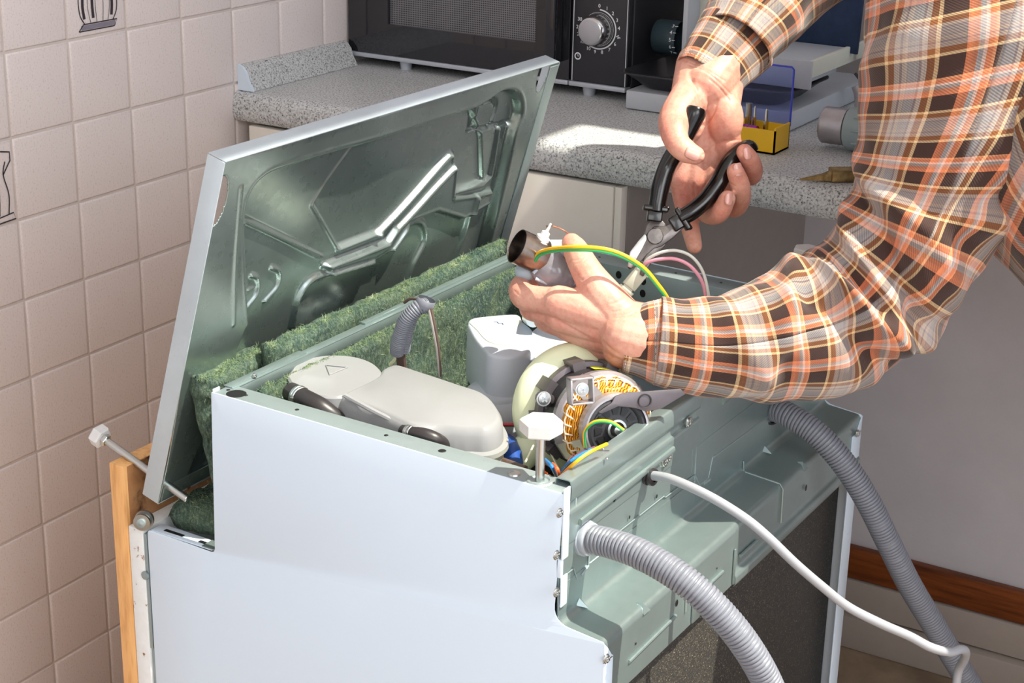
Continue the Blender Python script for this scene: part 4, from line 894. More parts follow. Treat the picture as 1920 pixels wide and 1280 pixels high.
# mounting plate above the rotor
def onM(x, y, h=.004):
    d = Vector(ray(x, y)); o_ = C0+A*h; return Vector(CAM)+d*((o_-Vector(CAM)).dot(A)/d.dot(A))
pl_ = [onM(*p) for p in ((1120, 772), (1146, 754), (1152, 742), (1172, 735), (1205, 733), (1275, 728), (1284, 738), (1240, 765), (1212, 771), (1188, 764), (1158, 761), (1127, 775))]
b = MB(); b.prism(pl_, A*.0018); b.build('mounting_plate', M['alu2'], pm, bevel=.0006)
b = MB(); q = onM(1208, 751, .005); b.lathe([(.0055, -.006), (.0055, .002), (.0065, .0022), (.0065, -.006)], q, A, 20); b.build('rubber_mount', M['rubber'], pm, smooth=True)
b = MB(); a0 = 1.02
lbv = [pt(-.62+i*.09, RM+.0006, h_) for i in range(8) for h_ in (-.054, -.042)]; b.add(lbv, [(2*i, 2*i+1, 2*i+3, 2*i+2) for i in range(7)]); b.build('label', M['limelabel'], pm, fix=False)
b = MB(); q = onZ(1015, 745, -.03); q = H(1015, 745, 1.53); b.tube([q, pt(1.15, RM+.002, -.062), pt(1.3, RM, -.062)], .006, 12); b.build('lug', M['alu2'], pm, smooth=True); screw(q+A*.006, A, .0055, pm)
for px in ((1091, 730),): screw(H(*px, 1.478), A, .0050, pm)
b = MB(); q = H(1090, 732, 1.484); Rm = Matrix((E2, E1, A)).transposed().to_4x4(); Rm = Matrix.Translation(q) @ Matrix.Rotation(0, 4, 'X') @ Rm
for x0, x1, y0, y1 in ((-.011, -.009, -.012, .012), (.009, .011, -.012, .012), (-.011, .011, .010, .012), (-.011, .011, -.012, -.010)): b.box(x0, x1, y0, y1, -.008, .004, Rm)
b.build('terminal_frame', M['alu'], pm, bevel=.0006)
def scale_about(o, c, k):
    off = Vector((0, 0, 0)); p = o.parent
    while p is not None: off += p.location; p = p.parent
    q = Vector(c)-off; o.data.transform(Matrix.Translation(q) @ Matrix.Scale(k, 4) @ Matrix.Translation(-q))
for o in [pm]+list(pm.children_recursive):
    if o.name.split('.')[0] not in ('mounting_plate', 'rubber_mount', 'terminal_frame', 'screw', 'lug'): scale_about(o, C0, 1.13)
# loose wires
def wire(pts, r, mat, name='wire', parent=DW, seg=8): return MB().tube(crom([tuple(p) for p in pts], 8), r, seg).build(name, M[mat], parent, smooth=True)
wire([H(1096, 838, 1.46), H(1096, 808, 1.455), H(1115, 790, 1.45), H(1145, 790, 1.448), H(1170, 806, 1.45)], .0012, 'yellow'); wire([H(1098, 838, 1.459), H(1098, 809, 1.454), H(1116, 792.5, 1.449), H(1144, 792.5, 1.447), H(1168, 807, 1.449)], .0009, 'green')
wire([onZ(1052, 892, -.02), H(1075, 870, 1.42), H(1105, 848, 1.425), H(1138, 832, 1.44)], .0016, 'yellow')
wire([onZ(1050, 886, -.03), H(1068, 866, 1.44), H(1090, 852, 1.45), H(1110, 842, 1.46)], .0015, 'blue'); wire([onZ(1055, 880, -.035), H(1072, 860, 1.45), H(1095, 846, 1.46), H(1115, 838, 1.47)], .0011, 'violet')
wire([onZ(1045, 895, -.025), H(1035, 875, 1.425), H(1022, 862, 1.45)], .0018, 'blue'); wire([onZ(1050, 897, -.022), H(1045, 880, 1.42), H(1036, 870, 1.45)], .0018, 'orange'); wire([onZ(1030, 893, -.02), H(1020, 885, 1.43), H(1010, 875, 1.45)], .0016, 'orange')
wire([onZ(1060, 886, -.03), H(1064, 868, 1.45), H(1075, 852, 1.47)], .0012, 'brown')
for k, c in enumerate(('red', 'greywire', 'red', 'greywire', 'brown', 'yellow', 'green')):
    z_ = -.04-.0035*k; wire([onZ(925, 796, z_), onZ(950, 795+1.5*k*.3, z_), onZ(985, 797, z_)], .0013, c)
MB().tube([onZ(978, 802, -.05), onZ(992, 803, -.05)], .011, 12).build('cable_sleeve', M['rubber'], DW, smooth=True)
# corrugated conduit bundle and thin cable at the front rail
def corr(pts, r, pitch, depth, n=14, name='corrugated_hose', mat='hosegrey', parent=DW, seg=26, frac=.62):
    P = [Vector(p) for p in crom([tuple(p) for p in pts], n)]; L = [0]
    for i in range(1, len(P)): L.append(L[-1]+(P[i]-P[i-1]).length)
    tot = L[-1]; q = []; R_ = []; k = int(tot/pitch); arr = np.array([list(p) for p in P])
    def at(s_): return Vector([np.interp(s_, L, arr[:, c]) for c in range(3)])
    for i in range(k):
        for a, rr in ((0, r-depth), (.10, r-.12*depth), (.22, r), (frac-.04, r), (frac+.08, r-.12*depth), (frac+.18, r-depth)):
            q.append(at((i+a)*pitch)); R_.append(rr)
    return MB().tube(q, R_, seg).build(name, M[mat], parent, smooth=True, auto=75)
corr([H(800, 572, 1.66), H(782, 578, 1.655), H(760, 603, 1.66), H(748, 640, 1.675), H(745, 660, 1.69)], .0078, .0022, .0012, name='corrugated_conduit', mat='hosegrey')
corr([H(776, 590, 1.668), H(765, 615, 1.67), H(760, 640, 1.68), H(757, 660, 1.69)], .0062, .0022, .001, name='corrugated_conduit', mat='hosegrey')
b = MB(); b.lathe([(.0088, -.004), (.0095, -.003), (.0095, .004), (.0088, .005)], H(797, 569, 1.655), (.3, .2, 1), 20); b.build('conduit_clip', M['hosegrey'], DW, smooth=True)
wire([H(758, 567, 1.68), H(770, 560, 1.672), H(790, 562, 1.66)], .0016, 'brownwire', 'thin_cable')
for dx, c in ((0, 'greywire'), (4, 'brownwire')): wire([H(804+dx, 578, 1.65), H(812+dx, 615, 1.655), H(820+dx*.8, 660, 1.665), H(824+dx*.5, 705, 1.68)], .0014, c, 'thin_cable')
wire([H(748, 655, 1.69), H(742, 672, 1.70), H(732, 684, 1.71)], .002, 'ties', 'cable_tie'); MB().tube([H(750, 655, 1.69), H(754, 690, 1.71)], .005, 10).build('cable_end', M['brownwire'], DW, smooth=True)
# ------------------------------------------------------------------ hoses and power cord from the back
r0 = depth_of(onX(1095, 1008, -.002))
corr([H(1092, 1007, r0+.012), H(1110, 1011, r0-.005), H(1150, 1020, r0-.02), H(1210, 1043, r0-.04), H(1290, 1093, r0-.058), H(1360, 1160, r0-.06), H(1412, 1230, r0-.05), H(1450, 1305, r0-.03), H(1480, 1400, r0), H(1510, 1600, r0+.06), H(1530, 1900, r0+.12)], .0128, .0037, .0016, name='drain_hose')
p0 = onX(1095, 1008, -.002); d0 = (H(1150, 1020, r0-.02)-p0).normalized()
MB().lathe([(.0132, -.001), (.0155, 0), (.0155, .003), (.0145, .0035), (.0145, .007), (.0135, .0085), (.0125, .009)], p0, d0, 40).build('hose_collar', M['bluegrey'], DW, smooth=True, auto=50)
r1 = depth_of(onX(1447, 768, -.003))
corr([H(1440, 763, r1+.01), H(1475, 776, r1-.015), H(1530, 812, r1-.03), H(1580, 866, r1-.03), H(1625, 935, r1-.02), H(1665, 1015, r1-.0), H(1705, 1095, r1+.03), H(1750, 1170, r1+.06), H(1795, 1245, r1+.09), H(1835, 1310, r1+.12), H(1900, 1420, r1+.17), H(1960, 1560, r1+.24), H(2000, 1800, r1+.28)], .0132, .0036, .0016, name='supply_hose')
p0 = onX(1447, 768, -.003); MB().lathe([(.0132, -.001), (.0158, 0), (.0158, .003), (.0138, .0035)], p0, (H(1475, 776, r1-.015)-p0), 36).build('hose_collar', M['fan'], DW, smooth=True, auto=50)
r2 = depth_of(onX(1212, 891, -.0015)); p0 = onX(1212, 891, -.0015)
MB().lathe([(.0075, 0), (.0085, .001), (.0085, .003), (.0065, .0036), (.0065, .0056), (.0082, .006), (.0078, .0085), (.005, .0095), (.004, .0096)], p0, (1, -.12, .05), 28).build('cord_grommet', M['rubber'], DW, smooth=True, auto=50)
wire([H(1210, 890, r2+.004), H(1222, 891, r2-.006), H(1262, 899, r2-.025), H(1330, 930, r2-.045), H(1395, 970, r2-.055), H(1440, 1007, r2-.055), H(1490, 1055, r2-.04), H(1540, 1098, r2-.02), H(1590, 1137, r2+.0), H(1650, 1168, r2+.02), H(1705, 1192, r2+.035), H(1745, 1213, r2+.04), H(1780, 1222, r2+.05), H(1800, 1217, r2+.06), H(1810, 1221, r2+.075), H(1808, 1236, r2+.10), H(1796, 1262, r2+.12), H(1790, 1330, r2+.13)], .0043, 'cord', 'power_cord', seg=14)

# ================================================================== the person
PR = empty('person', (.45, .55, FZ), 'person in a brown and orange plaid flannel shirt working over the open machine', 'person')
def chain(b, pts, rads, n=5, seg=16):
    q = crom([tuple(p)+(r,) for p, r in zip([Vector(p) for p in pts], rads)], n)
    P = [Vector(a[:3]) for a in q]; R_ = [float(a[3]) for a in q]
    t0 = (P[0]-P[1]).normalized(); t1 = (P[-1]-P[-2]).normalized(); pre = []; post = []
    for a in (80, 60, 40, 20): a = math.radians(a); pre.append((P[0]+t0*R_[0]*math.sin(a), R_[0]*math.cos(a))); post.append((P[-1]+t1*R_[-1]*math.sin(a), R_[-1]*math.cos(a)))
    P = [p for p, r in pre]+P+[p for p, r in post[::-1]]; R_ = [r for p, r in pre]+R_+[r for p, r in post[::-1]]
    return b.tube(P, R_, seg)
def ball(b, c, r, sc=(1, 1, 1), M3=None):
    bm = bmesh.new(); bmesh.ops.create_icosphere(bm, subdivisions=3, radius=1); V_ = []
    for v in bm.verts:
        q = Vector((v.co.x*sc[0], v.co.y*sc[1], v.co.z*sc[2]))*r
        V_.append(Vector(c)+(M3 @ q if M3 else q))
    F_ = [tuple(v.index for v in f.verts) for f in bm.faces]; bm.free(); return b.add(V_, F_)
def remeshed(b, vox, sm=6, fac=.5):
    me = bpy.data.meshes.new('tmp'); me.from_pydata([tuple(v) for v in b.v], [], b.f); bm = bmesh.new(); bm.from_mesh(me); bmesh.ops.recalc_face_normals(bm, faces=bm.faces); bm.to_mesh(me); bm.free()
    o = bpy.data.objects.new('tmp', me); COL.objects.link(o)
    m = o.modifiers.new('r', 'REMESH'); m.mode = 'VOXEL'; m.voxel_size = vox
    m = o.modifiers.new('s', 'SMOOTH'); m.factor = fac; m.iterations = sm
    bpy.context.view_layer.update(); r = bpy.data.meshes.new_from_object(o.evaluated_get(bpy.context.evaluated_depsgraph_get()))
    bpy.data.objects.remove(o); return r
def carve(me, creases):
    """press fine skin creases (pixel polylines of the photograph, on the side facing the camera) into the mesh"""
    n = len(me.vertices); co = np.empty(n*3); me.vertices.foreach_get('co', co); co = co.reshape(-1, 3); no = np.empty(n*3); me.vertex_normals.foreach_get('vector', no); no = no.reshape(-1, 3)
    d = co-CAM; z = d @ FW; px = 960+FPX*(d @ RT)/z; py = 640-FPX*(d @ UP)/z; face = (no*d).sum(1) < 0
    disp = np.zeros(n)
    for pts, wd, dp in creases:
        P = [tuple(q) for q in crom(pts, 5)]; D = np.full(n, 99.)
        for (x0, y0), (x1, y1) in zip(P[:-1], P[1:]):
            L2 = (x1-x0)**2+(y1-y0)**2+1e-9; t = np.clip(((px-x0)*(x1-x0)+(py-y0)*(y1-y0))/L2, 0, 1); D = np.minimum(D, np.hypot(px-x0-t*(x1-x0), py-y0-t*(y1-y0)))
        disp += dp*np.exp(-(D/wd)**2)
    co -= no*(disp*face)[:, None]; me.vertices.foreach_set('co', co.reshape(-1)); me.update()
def K(x, y, d, r): return (H(x, y, d), r)
def ch(b, ks, n=5): chain(b, [k[0] for k in ks], [k[1] for k in ks], n)
# ---- right hand: palm towards the camera, fingers down and curled round the lower handle
R = MB()
ch(R, [K(1420, 60, 1.775, .029), K(1368, 110, 1.745, .027), K(1330, 160, 1.722, .026)])
ch(R, [K(1306, 120, 1.74, .021), K(1296, 180, 1.722, .021)]); ch(R, [K(1362, 120, 1.74, .021), K(1350, 195, 1.725, .021)])
for mx, my, r_ in ((1275, 330, .0135), (1303, 338, .0135), (1333, 330, .0135), (1366, 298, .0135)):
    sx_ = 1300+(mx-1275)*.62; ch(R, [K(sx_, 190, 1.728, .0165), K((sx_+mx)/2, (190+my)/2, 1.738, .0150), K(mx, my, 1.742, r_)])
ball(R, H(1283, 225, 1.712), .0215, (1, 1, 1.25)); ball(R, H(1360, 225, 1.722), .0185, (1, 1, 1.5)); ball(R, H(1364, 270, 1.73), .0145, (1, 1, 1.3))
ch(R, [K(1292, 188, 1.715, .021), K(1267, 222, 1.690, .0172), K(1264, 248, 1.672, .0140), K(1272, 270, 1.663, .0122), K(1288, 284, 1.659, .0115), K(1304, 291, 1.658, .0092)], 6)
ch(R, [K(1275, 332, 1.742, .0120), K(1282, 375, 1.752, .0108), K(1290, 408, 1.752, .0100), K(1296, 435, 1.746, .0094), K(1302, 461, 1.738, .0082)], 6)
ch(R, [K(1303, 340, 1.742, .0120), K(1318, 388, 1.750, .0110), K(1333, 402, 1.728, .0105), K(1350, 398, 1.700, .0098), K(1364, 372, 1.686, .0084)], 6)
ch(R, [K(1335, 330, 1.742, .0120), K(1370, 385, 1.752, .0115), K(1386, 376, 1.722, .0112), K(1388, 350, 1.694, .0102), K(1379, 322, 1.680, .0088)], 6)
ch(R, [K(1366, 298, 1.742, .0118), K(1404, 328, 1.748, .0108), K(1411, 318, 1.718, .0105), K(1406, 300, 1.694, .0096), K(1396, 285, 1.682, .0084)], 6)
rh = remeshed(R, .0013, 7)
# ---- left hand: back of the hand towards the camera, holding the sensor between thumb and forefinger
L = MB()
ch(L, [K(1300, 650, 1.570, .031), K(1235, 640, 1.567, .030), K(1178, 626, 1.565, .0265)]); ch(L, [K(1230, 615, 1.568, .022), K(1170, 598, 1.566, .0185)]); ch(L, [K(1230, 668, 1.572, .022), K(1165, 655, 1.572, .0175)])
mcp = ((1048, 566, 1.576, .0158), (1052, 592, 1.588, .0158), (1070, 612, 1.600, .0150), (1098, 630, 1.612, .0140))
for i, (mx, my, md, r_) in enumerate(mcp):
    sx_, sy_ = 1168+i*3, 600+i*19; ch(L, [K(sx_, sy_, 1.570+.005*i, .0185), K((sx_+mx)/2, (sy_+my)/2, (1.568+.005*i+md)/2, .0175), K(mx, my, md, r_)])
ball(L, H(1120, 565, 1.582), .021)
ch(L, [K(1165, 598, 1.570, .021), K(1128, 552, 1.570, .0185), K(1104, 515, 1.576, .0150), K(1088, 486, 1.584, .0132), K(1078, 466, 1.592, .0118), K(1072, 456, 1.597, .0098)], 6)
ch(L, [K(1048, 566, 1.576, .0145), K(1015, 562, 1.588, .0128), K(984, 556, 1.602, .0128), K(976, 540, 1.622, .0112), K(988, 526, 1.645, .0098), K(1006, 518, 1.658, .0085)], 6)
ch(L, [K(1052, 592, 1.588, .0140), K(1015, 583, 1.604, .0120), K(996, 578, 1.620, .0115), K(1000, 568, 1.642, .0105), K(1024, 560, 1.662, .0095)], 6)
ch(L, [K(1070, 612, 1.600, .0132), K(1035, 604, 1.616, .0115), K(1020, 598, 1.632, .0105), K(1030, 588, 1.654, .0100), K(1052, 580, 1.668, .0090)], 6)
ch(L, [K(1098, 630, 1.612, .0122), K(1070, 622, 1.626, .0105), K(1056, 616, 1.640, .0098), K(1065, 606, 1.658, .0090), K(1082, 600, 1.668, .0080)], 6)
lh = remeshed(L, .0013, 7)
carve(rh, [(((1262, 262), (1275, 256), (1284, 248)), 1.6, .0006), (((1297, 150), (1316, 190), (1318, 235), (1302, 262)), 3, .0016), (((1345, 190), (1336, 215), (1318, 238)), 2, .0012), (((1388, 262), (1350, 268), (1318, 290)), 1.8, .0010),
           (((1300, 345), (1302, 375), (1304, 400)), 2.2, .0022), (((1276, 392), (1290, 385), (1302, 386)), 1.4, .0008), (((1372, 398), (1384, 392), (1396, 378)), 1.4, .0007), (((1364, 340), (1372, 345), (1380, 350)), 1.2, .0006),
           (((1290, 120), (1330, 138), (1372, 178)), 1.6, .0008), (((1282, 112), (1320, 128), (1360, 152)), 1.4, .0005), (((1330, 148), (1350, 165), (1368, 188)), 1.6, .0008), (((1310, 300), (1330, 310), (1350, 312)), 1.5, .0005)])
carve(lh, [(((1170, 560), (1158, 566), (1145, 570)), 1.6, .0006), (((1185, 572), (1165, 582), (1148, 584)), 1.5, .0006), (((1190, 586), (1170, 594), (1152, 596)), 1.4, .0005), (((1040, 597), (1065, 612), (1100, 632)), 3, .0014), (((1080, 515), (1092, 524), (1104, 520)), 1.8, .0006),
           (((1096, 480), (1088, 486), (1076, 488)), 1.3, .0005), (((1100, 484), (1092, 492), (1080, 494)), 1.3, .0005), (((965, 545), (972, 552), (980, 556)), 1.4, .0005), (((1130, 640), (1145, 655), (1160, 664)), 3, .0010), (((1014, 548), (1020, 560), (1020, 572)), 1.6, .0003), (((1010, 549), (1014, 560), (1014, 570)), 1.3, .0003)])
# ---- joints of the rest of the body
LSH, RSH = H(1880, -90, 1.56), H(2060, -260, 1.93)
LEL = H(1612, 600, 1.600); LCU = H(1235, 645, 1.567)
REL = H(1640, -190, 1.86); RCU = H(1350, 120, 1.738)
SHM = (LSH+RSH)/2
PEL = Vector((.60, .52, .12)); NECK = SHM+Vector((-.04, 0, .09)); HEAD = NECK+Vector((-.075, -.01, .085))
B = MB()
ch(B, [(LSH, .052), ((LSH+LEL)/2, .048), (LEL, .040), ((LEL+LCU)/2, .040), (LCU, .029)], 6)
ch(B, [(RSH, .052), ((RSH+REL)/2, .048), (REL, .040), ((REL+RCU)/2, .038), (RCU, .028)], 6)
ch(B, [(PEL, .13), (PEL*.6+SHM*.4, .125), (PEL*.25+SHM*.75+Vector((0, 0, -.03)), .13), (SHM+Vector((0, 0, -.04)), .105), (NECK, .058), (HEAD, .062)], 6)
ch(B, [(LSH, .06), (SHM, .08), (RSH, .06)], 4)
ball(B, HEAD+Vector((-.012, 0, .045)), .092, (1.08, .84, 1.2))
fd = Vector((-.86, -.04, -.50)); ball(B, HEAD+fd*.105+Vector((0, 0, .035)), .016, (1.2, .8, 1.4)); ball(B, HEAD+fd*.085+Vector((0, 0, -.02)), .034, (.9, .9, .7))
for s_ in (-1, 1): ball(B, HEAD+Vector((.0, s_*.082, .04)), .026, (.6, .35, 1.2)); 
hipL, hipR = PEL+Vector((0, -.09, -.04)), PEL+Vector((0, .10, -.04))
for hp, sx_ in ((hipL, -.0), (hipR, .02)):
    ch(B, [(hp, .085), (hp+Vector((.01, 0, -.40)), .062), (hp+Vector((.02, 0, -.72)), .045), (Vector((hp.x+.02, hp.y, FZ+.045)), .036)], 5); ch(B, [(Vector((hp.x+.04, hp.y, FZ+.04)), .035), (Vector((hp.x-.10, hp.y-.0, FZ+.033)), .032), (Vector((hp.x-.16, hp.y, FZ+.028)), .026)], 4)
bd = remeshed(B, .0055, 5)
bm = bmesh.new()
for q in (bd, rh, lh): bm.from_mesh(q)
me = bpy.data.meshes.new('body'); bm.to_mesh(me); bm.free(); me.polygons.foreach_set('use_smooth', [True]*len(me.polygons)); me.update()
link('body', me, M['skin'], PR)
def nail(c, out, up, w_, l_, name='fingernail'):
    """small curved plate: out = away from the finger, up = towards the fingertip"""
    out = Vector(out).normalized(); up = (Vector(up)-out*Vector(up).dot(out)).normalized(); sd_ = up.cross(out); v = []; f = []; n = 8; m = 8
    for i in range(n+1):
        for j in range(m+1):
            a = (j/m*2-1); t = i/n*2-1; ww = w_*math.sqrt(max(0, 1-(abs(t)**3.5)*.75)); x = a*ww; v.append(Vector(c)+sd_*x+up*(t*l_)-out*(x*x/w_*.42+max(0, -t)**2*.0006))
    for i in range(n):
        for j in range(m): f.append((i*(m+1)+j, i*(m+1)+j+1, (i+1)*(m+1)+j+1, (i+1)*(m+1)+j))
    me = bpy.data.meshes.new(name); me.from_pydata(v, [], f); me.polygons.foreach_set('use_smooth', [True]*len(f)); o = link(name, me, M['nail'], PR); s_ = o.modifiers.new('t', 'SOLIDIFY'); s_.thickness = .0005; s_.offset = 0; return o
TC = -Vector(FW)
def imdir(dx, dy): return Vector(RT)*dx-Vector(UP)*dy
nail(H(1300, 288, 1.6478), TC+imdir(.15, .1), imdir(1, .42), .0062, .0078)
nail(H(1403, 287, 1.6745), TC+imdir(.45, 0), imdir(-.25, -1), .0045, .0062)
nail(H(1386, 318, 1.6725), TC+imdir(.45, 0), imdir(-.25, -1), .0052, .0068)
nail(H(1369, 373, 1.6770), TC+imdir(.55, .0), imdir(.1, -1), .0046, .0062)

# ---- plaid shirt
SHIRT = MB()
def sleeve(name, keys, off=0, wr=(), seg=120, nper=14, uoff=0, voff=0, ecc=.9, seed=0, per=.080, skew=0):
    """keys: (x, y, depth, radius); wr: folds (s0, s1, theta0, spin, width, depth)"""
    q = crom([tuple(k[0])+(k[1],) for k in keys], nper); P = [Vector(a[:3]) for a in q]; R_ = [float(a[3]) for a in q]; n = len(P)
    # gaussian smoothing of tangent frames
    T_ = [(P[min(i+1, n-1)]-P[max(i-1, 0)]).normalized() for i in range(n)]
    for _ in range(6): T_ = [(T_[max(i-1, 0)]+T_[i]*2+T_[min(i+1, n-1)]).normalized() for i in range(n)]
    L_ = [0]
    for i in range(1, n): L_.append(L_[-1]+(P[i]-P[i-1]).length)
    tot = L_[-1]; nr = (Vector(FW)*-1); v = []; uv = []
    Rm_ = sum(R_)/n
    for i in range(n):
        t = T_[i]; n1 = (nr-t*nr.dot(t)).normalized(); b1 = t.cross(n1); s_ = L_[i]/tot
        for j in range(seg+1):
            a = 2*PI*j/seg; r_ = R_[i]; c = math.cos(a); d = 0
            for (s0, th0, spin, wd, dp, tw) in wr:
                # diagonal fold: centre line s0 + spin*(theta-th0), limited in theta by tw
                da = (a-th0+PI) % (2*PI)-PI; e = (s_-(s0+spin*da))/wd; d += dp*math.exp(-e*e)*math.exp(-(da/tw)**2)-dp*.45*math.exp(-((e-1.9)/1.1)**2)*math.exp(-(da/tw)**2)
            nz = P[i]+(n1*c+b1*math.sin(a))*r_; d += .0035*noise.noise(nz*16+Vector((seed, 0, 0)))+.0022*noise.noise(nz*38+Vector((0, seed, 0)))
            rr = r_+d; v.append(P[i]+n1*c*rr*ecc+b1*math.sin(a)*rr)
            uv.append(((a*Rm_)/per+uoff+.25*noise.noise(nz*5+Vector((5, seed, 1))), L_[i]/per+voff+skew*math.sin(a)*R_[i]/per*min(1, max(0, (s_-.45)/.2))+.25*noise.noise(nz*5+Vector((seed, 5, 1)))))
    m = seg+1; f = [(i*m+j, i*m+j+1, (i+1)*m+j+1, (i+1)*m+j) for i in range(n-1) for j in range(seg)]
    me = bpy.data.meshes.new(name); me.from_pydata(v, [], f); ul = me.uv_layers.new(name='UVMap')
    ul.data.foreach_set('uv', [c for p in me.polygons for k in p.vertices for c in uv[k]]); me.polygons.foreach_set('use_smooth', [True]*len(f)); me.update()
    o = link(name, me, M['plaid'], PR); s_ = o.modifiers.new('t', 'SOLIDIFY'); s_.thickness = .0012; s_.offset = -1
    if name == 'shirt_cuff':      # rows of stitching
        sb = MB()
        for fr_ in (.14, .26, .80):
            i = int(fr_*(n-1)); t = T_[i]*.0002
            for j in range(0, seg, 3):
                a, c = v[i*m+j], v[i*m+j+2 if j+2 < m else i*m+j+1]; oa = (a-P[i]).normalized()*.0004; sb.add([a+oa-t, a+oa+t, c+oa+t, c+oa-t], [(0, 1, 2, 3)])
        sb.build('stitching', M['thread'], o, fix=False)
    return o
def W_(px, d): return px*d/FPX
def SK(x, y, d, rp): return (H(x, y, d), W_(rp, d))
# left sleeve
lw = [(.13, .3, .03, .020, .006, 1.4), (.20, -.5, -.05, .020, .009, 1.5), (.29, .4, .06, .022, -.012, 1.3), (.335, .2, .05, .020, .012, 1.5), (.41, -.3, -.06, .022, .012, 1.4), (.455, -.2, -.07, .018, -.011, 1.3),
      (.50, .1, -.05, .02, .010, 1.2), (.57, .9, .05, .024, .010, .9), (.63, 1.1, .06, .02, -.005, .8), (.70, .8, .05, .03, .004, .8), (.80, -.6, .06, .03, .006, 1.2)]
sleeve('shirt_sleeve', [SK(1232, 640, 1.566, 84), SK(1290, 646, 1.566, 90), SK(1350, 648, 1.568, 96), SK(1420, 640, 1.575, 112), SK(1490, 624, 1.585, 126), SK(1550, 606, 1.595, 138), SK(1606, 575, 1.60, 138), SK(1655, 528, 1.598, 134), SK(1700, 466, 1.59, 138), SK(1737, 392, 1.585, 150), SK(1782, 265, 1.575, 178), SK(1818, 140, 1.565, 206), SK(1850, 20, 1.56, 226), SK(1880, -120, 1.56, 235)],
       wr=lw, uoff=.35, voff=.25, seed=3, skew=-.42, seg=150, nper=18)
sleeve('shirt_cuff', [SK(1170, 640, 1.566, 55), SK(1185, 641, 1.566, 60), SK(1215, 640, 1.566, 74), SK(1240, 640, 1.566, 82)], uoff=.80, voff=.30, seed=8, ecc=.78, per=.066)
# right sleeve
rw = [(.10, .0, .05, .05, -.005, 1.4), (.22, .5, .08, .05, .008, 1.2), (.32, -.4, -.10, .05, -.010, 1.4), (.42, .3, .08, .06, .010, 1.4), (.55, -.3, -.08, .06, -.008, 1.4)]
sleeve('shirt_sleeve', [SK(1375, 82, 1.745, 76), SK(1402, 45, 1.76, 84), SK(1440, 0, 1.78, 94), SK(1500, -70, 1.81, 104), SK(1570, -140, 1.84, 110), SK(1660, -190, 1.87, 112), SK(1800, -220, 1.87, 118), SK(1960, -240, 1.88, 124), SK(2060, -260, 1.86, 128)], wr=rw, uoff=.1, voff=.9, seed=13)
sleeve('shirt_cuff', [SK(1322, 148, 1.728, 64), SK(1335, 131, 1.732, 68), SK(1362, 97, 1.742, 74), SK(1384, 70, 1.750, 80)], uoff=.45, voff=.55, seed=18, ecc=.66, per=.062)
# torso of the shirt
def SP_(p, r): return (Vector(p), r)
tw = [(.2, 2.5, .1, .05, .012, 1.5), (.35, 3.0, -.1, .05, -.012, 1.5), (.6, 2.2, .12, .05, .010, 1.5)]
sleeve('shirt_body', [SP_(SHM+Vector((-.02, 0, .05)), .10), SP_(SHM+Vector((0.02, 0, -.02)), .155), SP_(H(2095, 130, 1.64), .175), SP_(H(2160, 250, 1.60), .185), SP_(H(2420, 440, 1.54), .175), SP_(PEL+Vector((.03, 0, -.05)), .175), SP_(PEL+Vector((.04, 0, -.12)), .18)], wr=tw, uoff=.2, voff=.1, seed=21, ecc=1.05, seg=100)
# stitched thread lines on both cuffs
def stitch(keys, dr, tt):
    pass
b = MB()
for hp in (hipL, hipR): b.tube(crom([tuple(hp+Vector((0, 0, .10))), tuple(hp), tuple(hp+Vector((.01, 0, -.40))), tuple(hp+Vector((.02, 0, -.80)))], 6), [float(x) for x in np.interp(np.linspace(0, 3, 19), [0, 1, 2, 3], [.105, .115, .09, .075])], 30)
b.build('trousers', M['trousers'], PR, smooth=True)
for hp in (hipL, hipR):
    b = MB(); ball(b, Vector((hp.x-.06, hp.y, FZ+.038)), .05, (2.6, 1.05, .72)); b.build('slipper', M['slipper'], PR, smooth=True)
b = MB(); ball(b, HEAD+Vector((.008, 0, .068)), .097, (1.08, .88, 1.12)); b.build('hair', M['hair'], PR, smooth=True)

# ------------------------------------------------------------------ pliers in the right hand
pl = empty('combination_pliers', H(1240, 440, 1.70), 'steel combination pliers with black handles held in the upper hand', 'pliers')
def hnd(ks, name='handle', sq=1.15):
    q = crom([tuple(k[0])+(k[1],) for k in ks], 6); return MB().tube([Vector(a[:3]) for a in q], [float(a[3])*1.12 for a in q], 20, squash=(TC, sq))
h1 = hnd([K(1306, 203, 1.684, .0082), K(1303, 212, 1.684, .0098), K(1291, 240, 1.686, .0086), K(1272, 276, 1.690, .0082), K(1252, 310, 1.697, .0080), K(1240, 345, 1.697, .0082), K(1233, 380, 1.697, .0078), K(1231, 396, 1.697, .0080)]).build('handle', M['blackplastic'], pl, smooth=True)
h2 = hnd([K(1413, 285, 1.704, .0055), K(1404, 276, 1.703, .0068), K(1388, 284, 1.703, .0072), K(1366, 306, 1.702, .0078), K(1348, 340, 1.700, .0082), K(1325, 372, 1.700, .0080), K(1298, 396, 1.698, .0078), K(1275, 410, 1.698, .0074)]).build('handle', M['blackplastic'], pl, smooth=True)
def guard(x, y, d, ang, parent, w_=.0125):
    a = math.radians(ang); ax = imdir(math.cos(a), math.sin(a)); sdv = imdir(-math.sin(a), math.cos(a)); Rm = Matrix((ax, sdv, TC)).transposed().to_4x4(); Rm.translation = H(x, y, d)
    b = MB(); b.box(-.003, .0025, -w_, w_, -.0085, .0085, Rm); b.box(.002, .013, -.0075, .0075, -.0078, .0078, Rm); b.box(-.004, .000, -w_-.001, -w_*.45, -.007, .007, Rm); return b.build('guard', M['blackplastic'], parent, bevel=.0016, seg=3)
guard(1229, 392, 1.697, 98, h1); guard(1279, 411, 1.698, 148, h2)
def slab(px, d, th, name, mat='pliersteel', bev=.0012):
    pts = [H(x, y, d) for x, y in px]; return MB().prism([p+TC*(th/2) for p in pts], -TC*th).build(name, M[mat], pl, bevel=bev)
